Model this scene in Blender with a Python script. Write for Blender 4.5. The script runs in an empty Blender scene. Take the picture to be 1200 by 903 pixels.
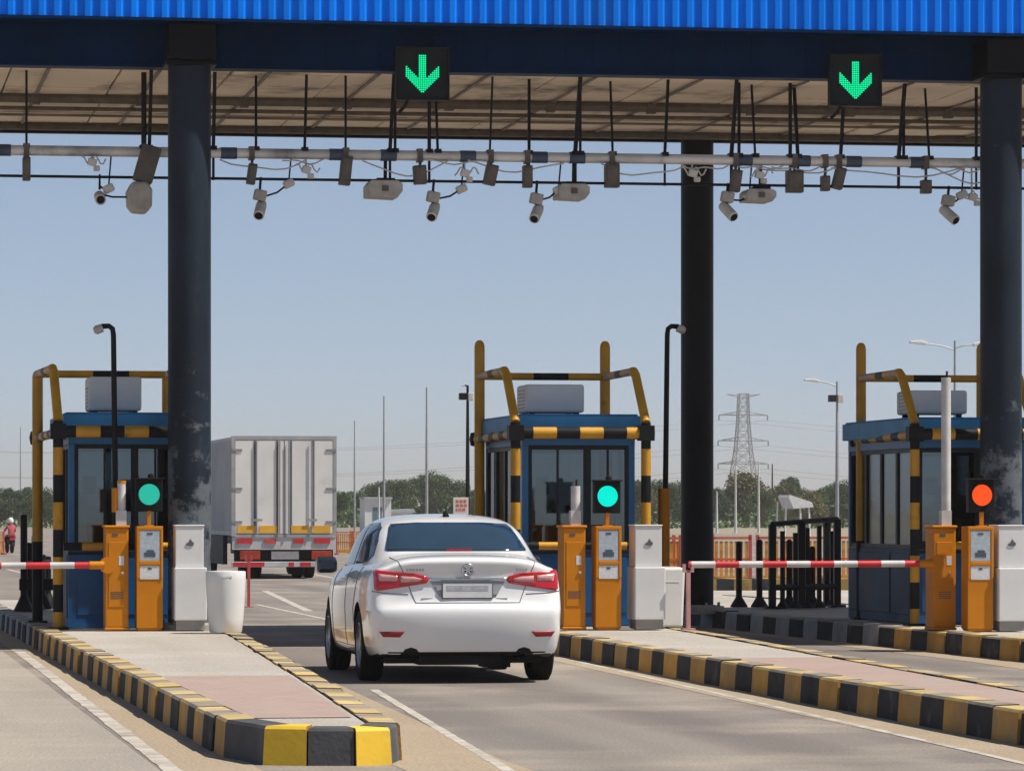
import bpy, bmesh, math, random
from mathutils import Vector, Matrix
from mathutils.bvhtree import BVHTree
random.seed(7)
C = bpy.context.scene.collection
SC = bpy.context.scene
PI = math.pi

# ------------------------------------------------------------------ photogrammetry helpers
F, HX, HY, HC = 4950.0, 600.0, 600.0, 1.5
TH = math.atan(800 / F)
ct, st = math.cos(TH), math.sin(TH)
def D(px, py, d):
    xc = (px - HX) / F * d
    return Vector((xc * ct + d * st, -xc * st + d * ct, (HY - py) / F * d + HC))
def G(px, py, z=0.0):
    return D(px, py, (HC - z) * F / (py - HY))
def PY(px, py, Y):
    dx = (px - HX) / F
    return D(px, py, Y / (-dx * st + ct))

# ------------------------------------------------------------------ materials
MATS = {}
def mat(name, col, rough=.6, metal=0., var=.12, scale=4., dirt=None, bump=0., coat=0., emit=None, stretch=None, spec=None):
    if name in MATS: return MATS[name]
    m = bpy.data.materials.new(name); m.use_nodes = True
    nt = m.node_tree; N = nt.nodes; L = nt.links
    b = N['Principled BSDF']
    b.inputs['Roughness'].default_value = rough
    b.inputs['Metallic'].default_value = metal
    if coat: b.inputs['Coat Weight'].default_value = coat; b.inputs['Coat Roughness'].default_value = .06
    if spec is None and max(col) < .1 and not coat: spec = .14
    if spec is not None: b.inputs['Specular IOR Level'].default_value = spec
    tc = N.new('ShaderNodeTexCoord')
    vec = tc.outputs['Object']
    if stretch:
        mp = N.new('ShaderNodeMapping'); mp.inputs['Scale'].default_value = stretch
        L.new(vec, mp.inputs['Vector']); vec = mp.outputs['Vector']
    ns = N.new('ShaderNodeTexNoise'); ns.inputs['Scale'].default_value = scale; ns.inputs['Detail'].default_value = 6
    L.new(vec, ns.inputs['Vector'])
    mr = N.new('ShaderNodeMapRange')
    mr.inputs['From Min'].default_value = .3; mr.inputs['From Max'].default_value = .7
    mr.inputs['To Min'].default_value = 1 - var; mr.inputs['To Max'].default_value = 1 + var
    L.new(ns.outputs['Fac'], mr.inputs['Value'])
    mx = N.new('ShaderNodeMix'); mx.data_type = 'RGBA'; mx.blend_type = 'MULTIPLY'; mx.inputs['Factor'].default_value = 1
    mx.inputs['A'].default_value = (*col, 1)
    L.new(mr.outputs['Result'], mx.inputs['B'])
    out = mx.outputs['Result']
    if dirt:
        dc, amt, ds, lo = dirt
        n2 = N.new('ShaderNodeTexNoise'); n2.inputs['Scale'].default_value = ds; n2.inputs['Detail'].default_value = 8; n2.inputs['Roughness'].default_value = .65
        L.new(vec, n2.inputs['Vector'])
        m2 = N.new('ShaderNodeMapRange'); m2.inputs['From Min'].default_value = lo; m2.inputs['From Max'].default_value = lo + .16
        m2.inputs['To Max'].default_value = amt
        L.new(n2.outputs['Fac'], m2.inputs['Value'])
        x2 = N.new('ShaderNodeMix'); x2.data_type = 'RGBA'
        L.new(m2.outputs['Result'], x2.inputs['Factor']); L.new(out, x2.inputs['A']); x2.inputs['B'].default_value = (*dc, 1)
        out = x2.outputs['Result']
    L.new(out, b.inputs['Base Color'])
    if bump:
        bp = N.new('ShaderNodeBump'); bp.inputs['Strength'].default_value = bump; bp.inputs['Distance'].default_value = .01
        n3 = N.new('ShaderNodeTexNoise'); n3.inputs['Scale'].default_value = scale * 12; n3.inputs['Detail'].default_value = 4
        L.new(vec, n3.inputs['Vector']); L.new(n3.outputs['Fac'], bp.inputs['Height']); L.new(bp.outputs['Normal'], b.inputs['Normal'])
    if emit:
        b.inputs['Emission Color'].default_value = (*emit[0], 1); b.inputs['Emission Strength'].default_value = emit[1]
    MATS[name] = m
    return m

def glass_mat(name, tint, refl=.16):
    if name in MATS: return MATS[name]
    m = bpy.data.materials.new(name); m.use_nodes = True
    nt = m.node_tree; N = nt.nodes; L = nt.links
    N.remove(N['Principled BSDF']); o = N['Material Output']
    t = N.new('ShaderNodeBsdfTransparent'); t.inputs['Color'].default_value = (*tint, 1)
    g = N.new('ShaderNodeBsdfGlossy'); g.inputs['Roughness'].default_value = .04; g.inputs['Color'].default_value = (.9, .95, 1, 1)
    fr = N.new('ShaderNodeLayerWeight'); fr.inputs['Blend'].default_value = .25
    mm = N.new('ShaderNodeMath'); mm.operation = 'MULTIPLY_ADD'; mm.inputs[1].default_value = .45; mm.inputs[2].default_value = refl * .4
    L.new(fr.outputs['Fresnel'], mm.inputs[0])
    x = N.new('ShaderNodeMixShader'); L.new(mm.outputs[0], x.inputs[0]); L.new(t.outputs[0], x.inputs[1]); L.new(g.outputs[0], x.inputs[2])
    L.new(x.outputs[0], o.inputs['Surface'])
    MATS[name] = m
    return m

NAVY = mat('navy_steel', (.0004, .019, .068), .55, spec=.06, var=.25, scale=1.2)
ROOFBLUE = mat('roof_blue', (.001, .20, .86), .5, spec=.12, var=.16, scale=1.1, stretch=(1, 1, .08), dirt=((.02, .16, .5), .5, .5, .55))
CEIL = mat('ceiling_panel', (.86, .70, .53), .8, var=.10, scale=.7, dirt=((.17, .125, .09), .9, .9, .525))
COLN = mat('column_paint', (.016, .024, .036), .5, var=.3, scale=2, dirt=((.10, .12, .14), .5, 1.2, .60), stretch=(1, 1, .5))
def peel_and_sunlit(m):  # pale peeling patches, with the sunlit lower shaft painted into the colour
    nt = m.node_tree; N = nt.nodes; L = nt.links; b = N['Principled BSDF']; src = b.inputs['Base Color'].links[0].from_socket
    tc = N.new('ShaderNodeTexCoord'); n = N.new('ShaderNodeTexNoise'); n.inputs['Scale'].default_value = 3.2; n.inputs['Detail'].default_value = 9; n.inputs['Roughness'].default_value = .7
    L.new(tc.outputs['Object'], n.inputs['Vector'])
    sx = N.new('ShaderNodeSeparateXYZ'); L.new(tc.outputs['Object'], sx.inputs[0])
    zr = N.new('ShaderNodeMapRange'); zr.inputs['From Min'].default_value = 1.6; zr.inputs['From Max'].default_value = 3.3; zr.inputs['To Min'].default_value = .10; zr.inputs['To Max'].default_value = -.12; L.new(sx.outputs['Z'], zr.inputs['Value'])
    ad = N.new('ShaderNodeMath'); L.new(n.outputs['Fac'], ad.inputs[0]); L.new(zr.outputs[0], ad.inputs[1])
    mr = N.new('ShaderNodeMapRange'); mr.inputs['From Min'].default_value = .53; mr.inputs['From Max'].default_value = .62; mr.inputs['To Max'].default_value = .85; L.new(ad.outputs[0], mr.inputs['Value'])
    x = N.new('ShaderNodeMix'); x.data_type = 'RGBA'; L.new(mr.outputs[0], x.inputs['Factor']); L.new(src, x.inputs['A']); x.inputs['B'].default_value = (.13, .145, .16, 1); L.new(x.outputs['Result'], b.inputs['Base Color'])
peel_and_sunlit(COLN)
DARK = mat('dark_metal', (.012, .012, .013), .5, var=.3)
BRK = mat('rusty_bracket', (.115, .095, .075), .6, var=.3, scale=8)
PIPE = mat('galvanised_pipe', (.66, .63, .60), .5, .2, var=.25, scale=1.5, dirt=((.08, .09, .12), .85, .9, .53), stretch=(1, 1, 1))
OFFW = mat('off_white_plastic', (.58, .54, .49), .5, var=.15, scale=9)
BEIGE = mat('beige_plastic', (.42, .38, .33), .55, var=.2, scale=9)
CABLEW = mat('white_cable', (.55, .52, .48), .5, var=.1)
YEL = mat('guard_yellow', (.56, .27, .008), .5, var=.22, scale=3, dirt=((.10, .05, .012), .75, 3, .56))
BLK = mat('guard_black', (.012, .012, .014), .5, var=.3, scale=3)
GRYB = mat('guard_worn_grey', (.34, .29, .26), .6, var=.2)
CABY = mat('cabinet_yellow', (.56, .195, .003), .5, var=.12, scale=3, dirt=((.25, .10, .01), .55, 2.5, .56), spec=.25)
WHT = mat('white_paint', (.69, .68, .66), .5, var=.06, scale=3, dirt=((.45, .40, .33), .5, 2.2, .60))
WHT2 = mat('white_plastic', (.72, .71, .69), .45, var=.05, scale=4, dirt=((.5, .45, .38), .5, 3, .62))
CONC = mat('concrete_grey', (.33, .31, .28), .9, var=.2, scale=3, bump=.3)
RED = mat('boom_red', (.55, .02, .03), .5, var=.15)
WRED = mat('faded_red', (.50, .07, .06), .6, var=.2)
BWHITE = mat('boom_white', (.56, .53, .51), .5, var=.15, scale=6)
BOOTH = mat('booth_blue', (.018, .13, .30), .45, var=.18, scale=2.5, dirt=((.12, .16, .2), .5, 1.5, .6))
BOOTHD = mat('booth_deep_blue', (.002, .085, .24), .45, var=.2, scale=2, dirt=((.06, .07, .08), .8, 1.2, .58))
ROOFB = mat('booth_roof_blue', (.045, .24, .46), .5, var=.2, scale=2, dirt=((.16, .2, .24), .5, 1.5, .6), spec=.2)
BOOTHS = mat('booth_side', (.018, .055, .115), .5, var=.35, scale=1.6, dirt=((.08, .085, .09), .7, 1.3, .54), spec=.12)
BOOTHG = mat('booth_side_grey', (.16, .20, .25), .5, var=.2, scale=2)
FRAME = mat('window_frame', (.02, .025, .03), .45, var=.2)
FRAMEL = mat('window_frame_pale', (.35, .42, .50), .45, var=.15)
INT = mat('booth_interior', (.10, .11, .12), .7, var=.2)
GLASS = glass_mat('booth_glass', (.40, .46, .50), .26)
SCREEN = mat('screen_grey', (.40, .45, .50), .25, var=.15, scale=20)
PAPER = mat('paper_label', (.62, .62, .62), .6, var=.12, scale=30)
INK = mat('print_dark', (.06, .08, .11), .6, var=.2)
CHROME = mat('chrome', (.62, .64, .66), .18, .9, var=.05)
PAINT = mat('car_white', (.80, .80, .79), .22, var=.02, scale=1, coat=.9, dirt=((.60, .56, .50), .35, 1.3, .57))
GREYP = mat('car_grey', (.16, .16, .17), .3, var=.05, coat=.6)
CARGL = mat('car_glass', (.016, .038, .062), .06, var=.1, spec=.9)
TAIL = mat('tail_red', (.50, .004, .010), .15, var=.1, coat=.8)
TAILW = mat('tail_clear', (.62, .33, .33), .18, var=.15, scale=30, coat=.6)
REFL = mat('reflector_red', (.33, .01, .02), .3, var=.1)
RUB = mat('tyre_rubber', (.014, .014, .014), .85, var=.3)
RIM = mat('rim_alloy', (.42, .43, .44), .35, .7, var=.1)
BLKP = mat('black_plastic', (.012, .012, .013), .55, var=.2)
NAVP = mat('mirror_dark', (.006, .015, .026), .25, var=.1, coat=.5)
GAP = mat('panel_gap', (.10, .10, .10), .7, var=.1)
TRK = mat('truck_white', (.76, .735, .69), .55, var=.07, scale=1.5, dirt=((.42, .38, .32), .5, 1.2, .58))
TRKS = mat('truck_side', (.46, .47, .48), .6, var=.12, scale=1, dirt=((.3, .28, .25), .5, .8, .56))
TRKG = mat('truck_gap', (.12, .13, .14), .7, var=.2)
REFY = mat('reflect_yellow', (.80, .42, .03), .4, var=.12)
ORNG = mat('barricade_yellow', (.56, .25, .018), .6, var=.3, scale=4, dirt=((.2, .07, .03), .7, 3, .54))
ORNR = mat('barricade_orange', (.48, .12, .025), .6, var=.2, scale=6)
PLANT = mat('pole_grey', (.34, .35, .36), .5, .2, var=.15)
PYL = mat('pylon_steel', (.22, .24, .25), .6, .2, var=.15)
CLOTH = mat('shirt_red', (.40, .06, .08), .8, var=.2)
TROU = mat('trousers_dark', (.02, .02, .025), .8, var=.2)
SKIN = mat('skin', (.30, .17, .11), .6, var=.1)
HELM = mat('helmet_white', (.7, .7, .72), .3, var=.05)
BUILDW = mat('far_white_wall', (.72, .72, .70), .8, var=.08)
ROOFG = mat('far_roof_grey', (.40, .43, .45), .7, var=.1)

def led(name, col, s):
    return mat(name, tuple(c * .1 for c in col), .5, var=0, emit=(col, s), spec=.1)
LEDG = led('led_green', (.0, .70, .27), 1.15)
LEDC = led('lamp_cyan', (.0, .68, .54), .95)
LEDC2 = led('lamp_cyan_dim', (.02, .38, .28), .95)
LEDR = led('lamp_red', (.85, .075, .015), .95)
BRKL = led('brake_lamp', (.42, .02, .03), .6)

# ------------------------------------------------------------------ mesh builder
class MB:
    def __init__(s): s.v, s.f, s.m = [], [], []
    def face(s, pts, m=0):
        i = len(s.v); s.v += [tuple(p) for p in pts]; s.f.append(tuple(range(i, i + len(pts)))); s.m.append(m)
    def box(s, x0, y0, z0, x1, y1, z1, m=0, M=None):
        p = [Vector((x, y, z)) for z in (z0, z1) for y in (y0, y1) for x in (x0, x1)]
        if M is not None: p = [M @ q for q in p]
        i = len(s.v); s.v += [tuple(q) for q in p]
        for q in ((0, 2, 3, 1), (4, 5, 7, 6), (0, 1, 5, 4), (2, 6, 7, 3), (0, 4, 6, 2), (1, 3, 7, 5)):
            s.f.append(tuple(i + k for k in q)); s.m.append(m)
        return s
    def cbox(s, c, d, m=0, R=None):
        M = Matrix.Translation(Vector(c)) @ (R.to_4x4() if R is not None else Matrix.Identity(4))
        return s.box(-d[0] / 2, -d[1] / 2, -d[2] / 2, d[0] / 2, d[1] / 2, d[2] / 2, m, M)
    def prism(s, outline, y0, y1, m=0, axis='Y', ox=0, oz=0):
        """outline in (x,z) extruded along y (or other axis)"""
        def P(a, b, t):
            if axis == 'Y': return (a, t, b)
            if axis == 'X': return (t, a, b)
            return (a, b, t)
        n = len(outline); i = len(s.v)
        s.v += [P(a, b, y0) for a, b in outline] + [P(a, b, y1) for a, b in outline]
        s.f.append(tuple(i + k for k in range(n))); s.m.append(m)
        s.f.append(tuple(i + n + k for k in reversed(range(n)))); s.m.append(m)
        for k in range(n):
            q = (k + 1) % n
            s.f.append((i + k, i + n + k, i + n + q, i + q)); s.m.append(m)
        return s
    def tube(s, path, r, seg=10, m=0, stripe=None, cap=True, phase=0.0):
        path = [Vector(p) for p in path]
        pts, ms = [path[0]], []
        rad = r if isinstance(r, (list, tuple)) else None
        rr = [rad[0]] if rad else [r]
        acc = phase
        for k in range(len(path) - 1):
            a, b = path[k], path[k + 1]; L = (b - a).length
            cuts = []
            if stripe:
                nb = math.floor(acc / stripe[0]) + 1
                while nb * stripe[0] < acc + L - 1e-4:
                    cuts.append((nb * stripe[0] - acc) / L); nb += 1
            prev = 0
            for t in cuts + [1.0]:
                mid = acc + L * (prev + t) / 2
                pts.append(a.lerp(b, t)); rr.append(rad[k] + (rad[k + 1] - rad[k]) * t if rad else r)
                ms.append(stripe[1][int(math.floor(mid / stripe[0])) % len(stripe[1])] if stripe else m)
                prev = t
            acc += L
        n = len(pts)
        tang = []
        for k in range(n):
            a = pts[max(k - 1, 0)]; b = pts[min(k + 1, n - 1)]
            t = (b - a)
            if 0 < k < n - 1: t = (pts[k] - a).normalized() + (b - pts[k]).normalized()
            tang.append(t.normalized())
        ref = Vector((0, 0, 1)) if abs(tang[0].z) < .9 else Vector((1, 0, 0))
        u = tang[0].cross(ref).normalized()
        base = len(s.v)
        for k in range(n):
            u = (u - tang[k] * u.dot(tang[k])).normalized(); w = tang[k].cross(u)
            sc = 1.0
            for j in range(seg):
                a = 2 * PI * j / seg
                s.v.append(tuple(pts[k] + (u * math.cos(a) + w * math.sin(a)) * rr[k]))
        for k in range(n - 1):
            for j in range(seg):
                q = (j + 1) % seg
                s.f.append((base + k * seg + j, base + k * seg + q, base + (k + 1) * seg + q, base + (k + 1) * seg + j)); s.m.append(ms[k])
        if cap:
            s.f.append(tuple(base + j for j in reversed(range(seg)))); s.m.append(ms[0])
            s.f.append(tuple(base + (n - 1) * seg + j for j in range(seg))); s.m.append(ms[-1])
        return s
    def lathe(s, prof, seg=24, m=0, M=None, close=False):
        """prof: (r,z) list around local z"""
        base = len(s.v); n = len(prof)
        for r, z in prof:
            for j in range(seg):
                a = 2 * PI * j / seg
                p = Vector((r * math.cos(a), r * math.sin(a), z))
                s.v.append(tuple(M @ p if M is not None else p))
        for k in range(n - 1):
            for j in range(seg):
                q = (j + 1) % seg
                s.f.append((base + k * seg + j, base + k * seg + q, base + (k + 1) * seg + q, base + (k + 1) * seg + j)); s.m.append(m)
        if close:
            s.f.append(tuple(base + j for j in reversed(range(seg)))); s.m.append(m)
            s.f.append(tuple(base + (n - 1) * seg + j for j in range(seg))); s.m.append(m)
        return s
    def build(s, name, mats, parent=None, smooth=None, bevel=0, loc=None):
        me = bpy.data.meshes.new(name)
        me.from_pydata(s.v, [], s.f)
        if not isinstance(mats, (list, tuple)): mats = [mats]
        for m in mats: me.materials.append(m)
        me.polygons.foreach_set('material_index', s.m)
        bm = bmesh.new(); bm.from_mesh(me); bmesh.ops.recalc_face_normals(bm, faces=bm.faces); bm.to_mesh(me); bm.free()
        if smooth:
            me.polygons.foreach_set('use_smooth', [True] * len(me.polygons)); me.set_sharp_from_angle(angle=math.radians(smooth))
        me.update()
        o = bpy.data.objects.new(name, me); C.objects.link(o)
        if parent is not None: o.parent = parent
        if loc is not None: o.location = loc
        if bevel:
            b = o.modifiers.new('edge', 'BEVEL'); b.width = bevel; b.segments = 2; b.limit_method = 'ANGLE'; b.angle_limit = math.radians(40)
        return o

def tag(o, label, cat, group=None):
    o['label'] = label; o['category'] = cat
    if group: o['group'] = group
    return o
def thing(name, label, cat, loc=(0, 0, 0), rz=0, group=None):
    o = bpy.data.objects.new(name, None); C.objects.link(o); o.empty_display_size = .2
    o.location = loc; o.rotation_euler = (0, 0, rz)
    return tag(o, label, cat, group)
def struct(o, kind='structure'):
    o['kind'] = kind; return o
def dup(root, loc, rz=0, label=None, group=None, scale=None):
    r = root.copy(); C.objects.link(r); r.location = loc; r.rotation_euler = (0, 0, rz)
    if label: r['label'] = label
    if group: r['group'] = group
    if scale: r.scale = scale
    for ch in list(root.children):
        c = ch.copy(); C.objects.link(c); c.parent = r
        for g in ch.children:
            d = g.copy(); C.objects.link(d); d.parent = c
    return r
RX = lambda a: Matrix.Rotation(math.radians(a), 3, 'X')
RY = lambda a: Matrix.Rotation(math.radians(a), 3, 'Y')
RZ = lambda a: Matrix.Rotation(math.radians(a), 3, 'Z')

# ------------------------------------------------------------------ ground materials
def road_mat(name, base, dark, light, tracks=()):
    m = bpy.data.materials.new(name); m.use_nodes = True
    nt = m.node_tree; N = nt.nodes; L = nt.links; b = N['Principled BSDF']; b.inputs['Roughness'].default_value = .85
    tc = N.new('ShaderNodeTexCoord')
    mp = N.new('ShaderNodeMapping'); mp.inputs['Scale'].default_value = (1.3, .09, 1)
    L.new(tc.outputs['Object'], mp.inputs['Vector'])
    n1 = N.new('ShaderNodeTexNoise'); n1.inputs['Scale'].default_value = 1.0; n1.inputs['Detail'].default_value = 5; L.new(mp.outputs[0], n1.inputs['Vector'])
    n2 = N.new('ShaderNodeTexNoise'); n2.inputs['Scale'].default_value = .35; n2.inputs['Detail'].default_value = 8; n2.inputs['Roughness'].default_value = .6; L.new(tc.outputs['Object'], n2.inputs['Vector'])
    n3 = N.new('ShaderNodeTexNoise'); n3.inputs['Scale'].default_value = 45; n3.inputs['Detail'].default_value = 4; L.new(tc.outputs['Object'], n3.inputs['Vector'])
    r1 = N.new('ShaderNodeValToRGB'); r1.color_ramp.elements[0].position = .18; r1.color_ramp.elements[1].position = .74
    r1.color_ramp.elements[0].color = (*dark, 1); r1.color_ramp.elements[1].color = (*base, 1)
    L.new(n1.outputs['Fac'], r1.inputs['Fac'])
    mr = N.new('ShaderNodeMapRange'); mr.inputs['From Min'].default_value = .48; mr.inputs['From Max'].default_value = .70; L.new(n2.outputs['Fac'], mr.inputs['Value'])
    x = N.new('ShaderNodeMix'); x.data_type = 'RGBA'; L.new(mr.outputs[0], x.inputs['Factor']); L.new(r1.outputs[0], x.inputs['A']); x.inputs['B'].default_value = (*light, 1)
    m3 = N.new('ShaderNodeMapRange'); m3.inputs['From Min'].default_value = .3; m3.inputs['From Max'].default_value = .7; m3.inputs['To Min'].default_value = .70; m3.inputs['To Max'].default_value = 1.30
    L.new(n3.outputs['Fac'], m3.inputs['Value'])
    y = N.new('ShaderNodeMix'); y.data_type = 'RGBA'; y.blend_type = 'MULTIPLY'; y.inputs['Factor'].default_value = 1
    L.new(x.outputs['Result'], y.inputs['A']); L.new(m3.outputs[0], y.inputs['B'])
    res = y.outputs['Result']
    if tracks:
        sp = N.new('ShaderNodeSeparateXYZ'); L.new(tc.outputs['Object'], sp.inputs[0])
        wob = N.new('ShaderNodeTexNoise'); wob.inputs['Scale'].default_value = .15; L.new(tc.outputs['Object'], wob.inputs['Vector'])
        tot = None
        def mth(op, a, c=None):
            q = N.new('ShaderNodeMath'); q.operation = op
            for i, v in enumerate((a, c)):
                if v is None: continue
                if isinstance(v, (int, float)): q.inputs[i].default_value = v
                else: L.new(v, q.inputs[i])
            return q.outputs[0]
        for cxx in tracks:
            d = mth('ABSOLUTE', mth('SUBTRACT', mth('ABSOLUTE', mth('SUBTRACT', mth('ADD', sp.outputs['X'], mth('MULTIPLY', wob.outputs['Fac'], .5)), cxx + .25)), .74))
            k = N.new('ShaderNodeMapRange'); k.interpolation_type = 'SMOOTHSTEP'; k.inputs['From Min'].default_value = .55; k.inputs['From Max'].default_value = .0; L.new(d, k.inputs['Value'])
            tot = k.outputs[0] if tot is None else mth('MAXIMUM', tot, k.outputs[0])
        fac = mth('MULTIPLY', mth('MULTIPLY', tot, n1.outputs['Fac']), .55)
        z = N.new('ShaderNodeMix'); z.data_type = 'RGBA'; L.new(fac, z.inputs['Factor']); L.new(res, z.inputs['A']); z.inputs['B'].default_value = (.085, .08, .074, 1)
        res = z.outputs['Result']
    L.new(res, b.inputs['Base Color'])
    bp = N.new('ShaderNodeBump'); bp.inputs['Strength'].default_value = .35; bp.inputs['Distance'].default_value = .01
    L.new(n3.outputs['Fac'], bp.inputs['Height']); L.new(bp.outputs[0], b.inputs['Normal'])
    return m
ASPH = road_mat('dusty_asphalt', (.24, .214, .182), (.14, .110, .100), (.34, .29, .23), (5.3, 10.0))
DUSTY = road_mat('dusty_lane', (.345, .30, .245), (.25, .225, .19), (.39, .335, .265))
SHOULD = road_mat('sandy_shoulder', (.36, .28, .19), (.30, .235, .16), (.38, .31, .22))
EARTH = road_mat('dry_earth', (.30, .25, .18), (.22, .19, .14), (.26, .26, .15))
PAVE = road_mat('island_concrete', (.42, .38, .33), (.33, .295, .25), (.46, .43, .38))

def line_mat():
    m = bpy.data.materials.new('worn_line_paint'); m.use_nodes = True
    nt = m.node_tree; N = nt.nodes; L = nt.links; b = N['Principled BSDF']; b.inputs['Roughness'].default_value = .8
    tc = N.new('ShaderNodeTexCoord'); n = N.new('ShaderNodeTexNoise'); n.inputs['Scale'].default_value = 2.2; n.inputs['Detail'].default_value = 8; n.inputs['Roughness'].default_value = .75
    L.new(tc.outputs['Object'], n.inputs['Vector'])
    r = N.new('ShaderNodeValToRGB'); r.color_ramp.elements[0].position = .36; r.color_ramp.elements[1].position = .56
    r.color_ramp.elements[0].color = (.27, .235, .19, 1); r.color_ramp.elements[1].color = (.50, .455, .39, 1)
    L.new(n.outputs['Fac'], r.inputs['Fac']); L.new(r.outputs[0], b.inputs['Base Color'])
    return m
LINE = line_mat()
def paver_mat():
    m = bpy.data.materials.new('pink_pavers'); m.use_nodes = True
    nt = m.node_tree; N = nt.nodes; L = nt.links; b = N['Principled BSDF']; b.inputs['Roughness'].default_value = .85
    tc = N.new('ShaderNodeTexCoord'); br = N.new('ShaderNodeTexBrick'); br.inputs['Scale'].default_value = 5
    br.inputs['Color1'].default_value = (.43, .285, .235, 1); br.inputs['Color2'].default_value = (.34, .25, .215, 1); br.inputs['Mortar'].default_value = (.20, .15, .125, 1)
    br.inputs['Mortar Size'].default_value = .012
    L.new(tc.outputs['Object'], br.inputs['Vector'])
    n = N.new('ShaderNodeTexNoise'); n.inputs['Scale'].default_value = 1.7; n.inputs['Detail'].default_value = 6; L.new(tc.outputs['Object'], n.inputs['Vector'])
    mr = N.new('ShaderNodeMapRange'); mr.inputs['From Min'].default_value = .4; mr.inputs['From Max'].default_value = .7; mr.inputs['To Max'].default_value = .55; L.new(n.outputs['Fac'], mr.inputs['Value'])
    x = N.new('ShaderNodeMix'); x.data_type = 'RGBA'; L.new(mr.outputs[0], x.inputs['Factor']); L.new(br.outputs['Color'], x.inputs['A']); x.inputs['B'].default_value = (.36, .31, .26, 1)
    L.new(x.outputs['Result'], b.inputs['Base Color'])
    return m
PAVER = paver_mat()
KYEL = mat('kerb_yellow', (.45, .235, .030), .75, var=.25, scale=3, dirt=((.30, .20, .10), .85, 1.8, .47), bump=.3)
KTOPY = mat('kerb_top_yellow', (.50, .36, .14), .85, var=.25, scale=3, dirt=((.36, .31, .24), .85, 2.0, .50), bump=.3)
KTOPB = mat('kerb_top_worn', (.24, .20, .15), .85, var=.25, scale=3, dirt=((.36, .30, .22), .85, 2.0, .47), bump=.3)
NOSEY = mat('nose_yellow', (.74, .47, .03), .7, var=.12, scale=2, dirt=((.42, .27, .04), .5, 3, .58), bump=.2)
NOSEB = mat('nose_black', (.085, .086, .09), .8, var=.25, scale=3, dirt=((.15, .14, .13), .6, 3, .56), bump=.3)
KBLK = mat('kerb_black', (.035, .036, .040), .8, var=.3, scale=3, dirt=((.16, .14, .12), .7, 2.5, .56), bump=.3)
KGRY = mat('kerb_grey', (.30, .30, .30), .8, var=.25, scale=3, bump=.3)

# ------------------------------------------------------------------ setting: ground, road, markings
b = MB(); b.face([(-6000, -400, -.03), (6000, -400, -.03), (6000, 9000, -.03), (-6000, 9000, -.03)]); struct(b.build('ground', EARTH))
b = MB()
ys = [-20, 0, 20, 40, 60, 100, 200, 420]
for a, c in zip(ys, ys[1:]): b.face([(-60, a, 0), (60, a, 0), (60, c, 0), (-60, c, 0)])
struct(b.build('road', ASPH))

ZK = .23
rl = random.Random(4)
def line(p, q, w, z=.0034, n=6, extra=0):
    p, q = Vector((p[0], p[1], 0)), Vector((q[0], q[1], 0)); t = (q - p).normalized(); s = Vector((-t.y, t.x, 0)) * w / 2
    p -= t * extra; q += t * extra
    L = (q - p).length; n = max(4, int(L / .3)); rows = []; up = Vector((0, 0, z))
    for k in range(n + 1):
        c = p.lerp(q, k / n); rows.append((c + s * rl.uniform(.84, 1.08) + up, c - s * rl.uniform(.84, 1.08) + up))
    for (a, d), (e, g) in zip(rows, rows[1:]): b.face([a, d, g, e])

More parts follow.
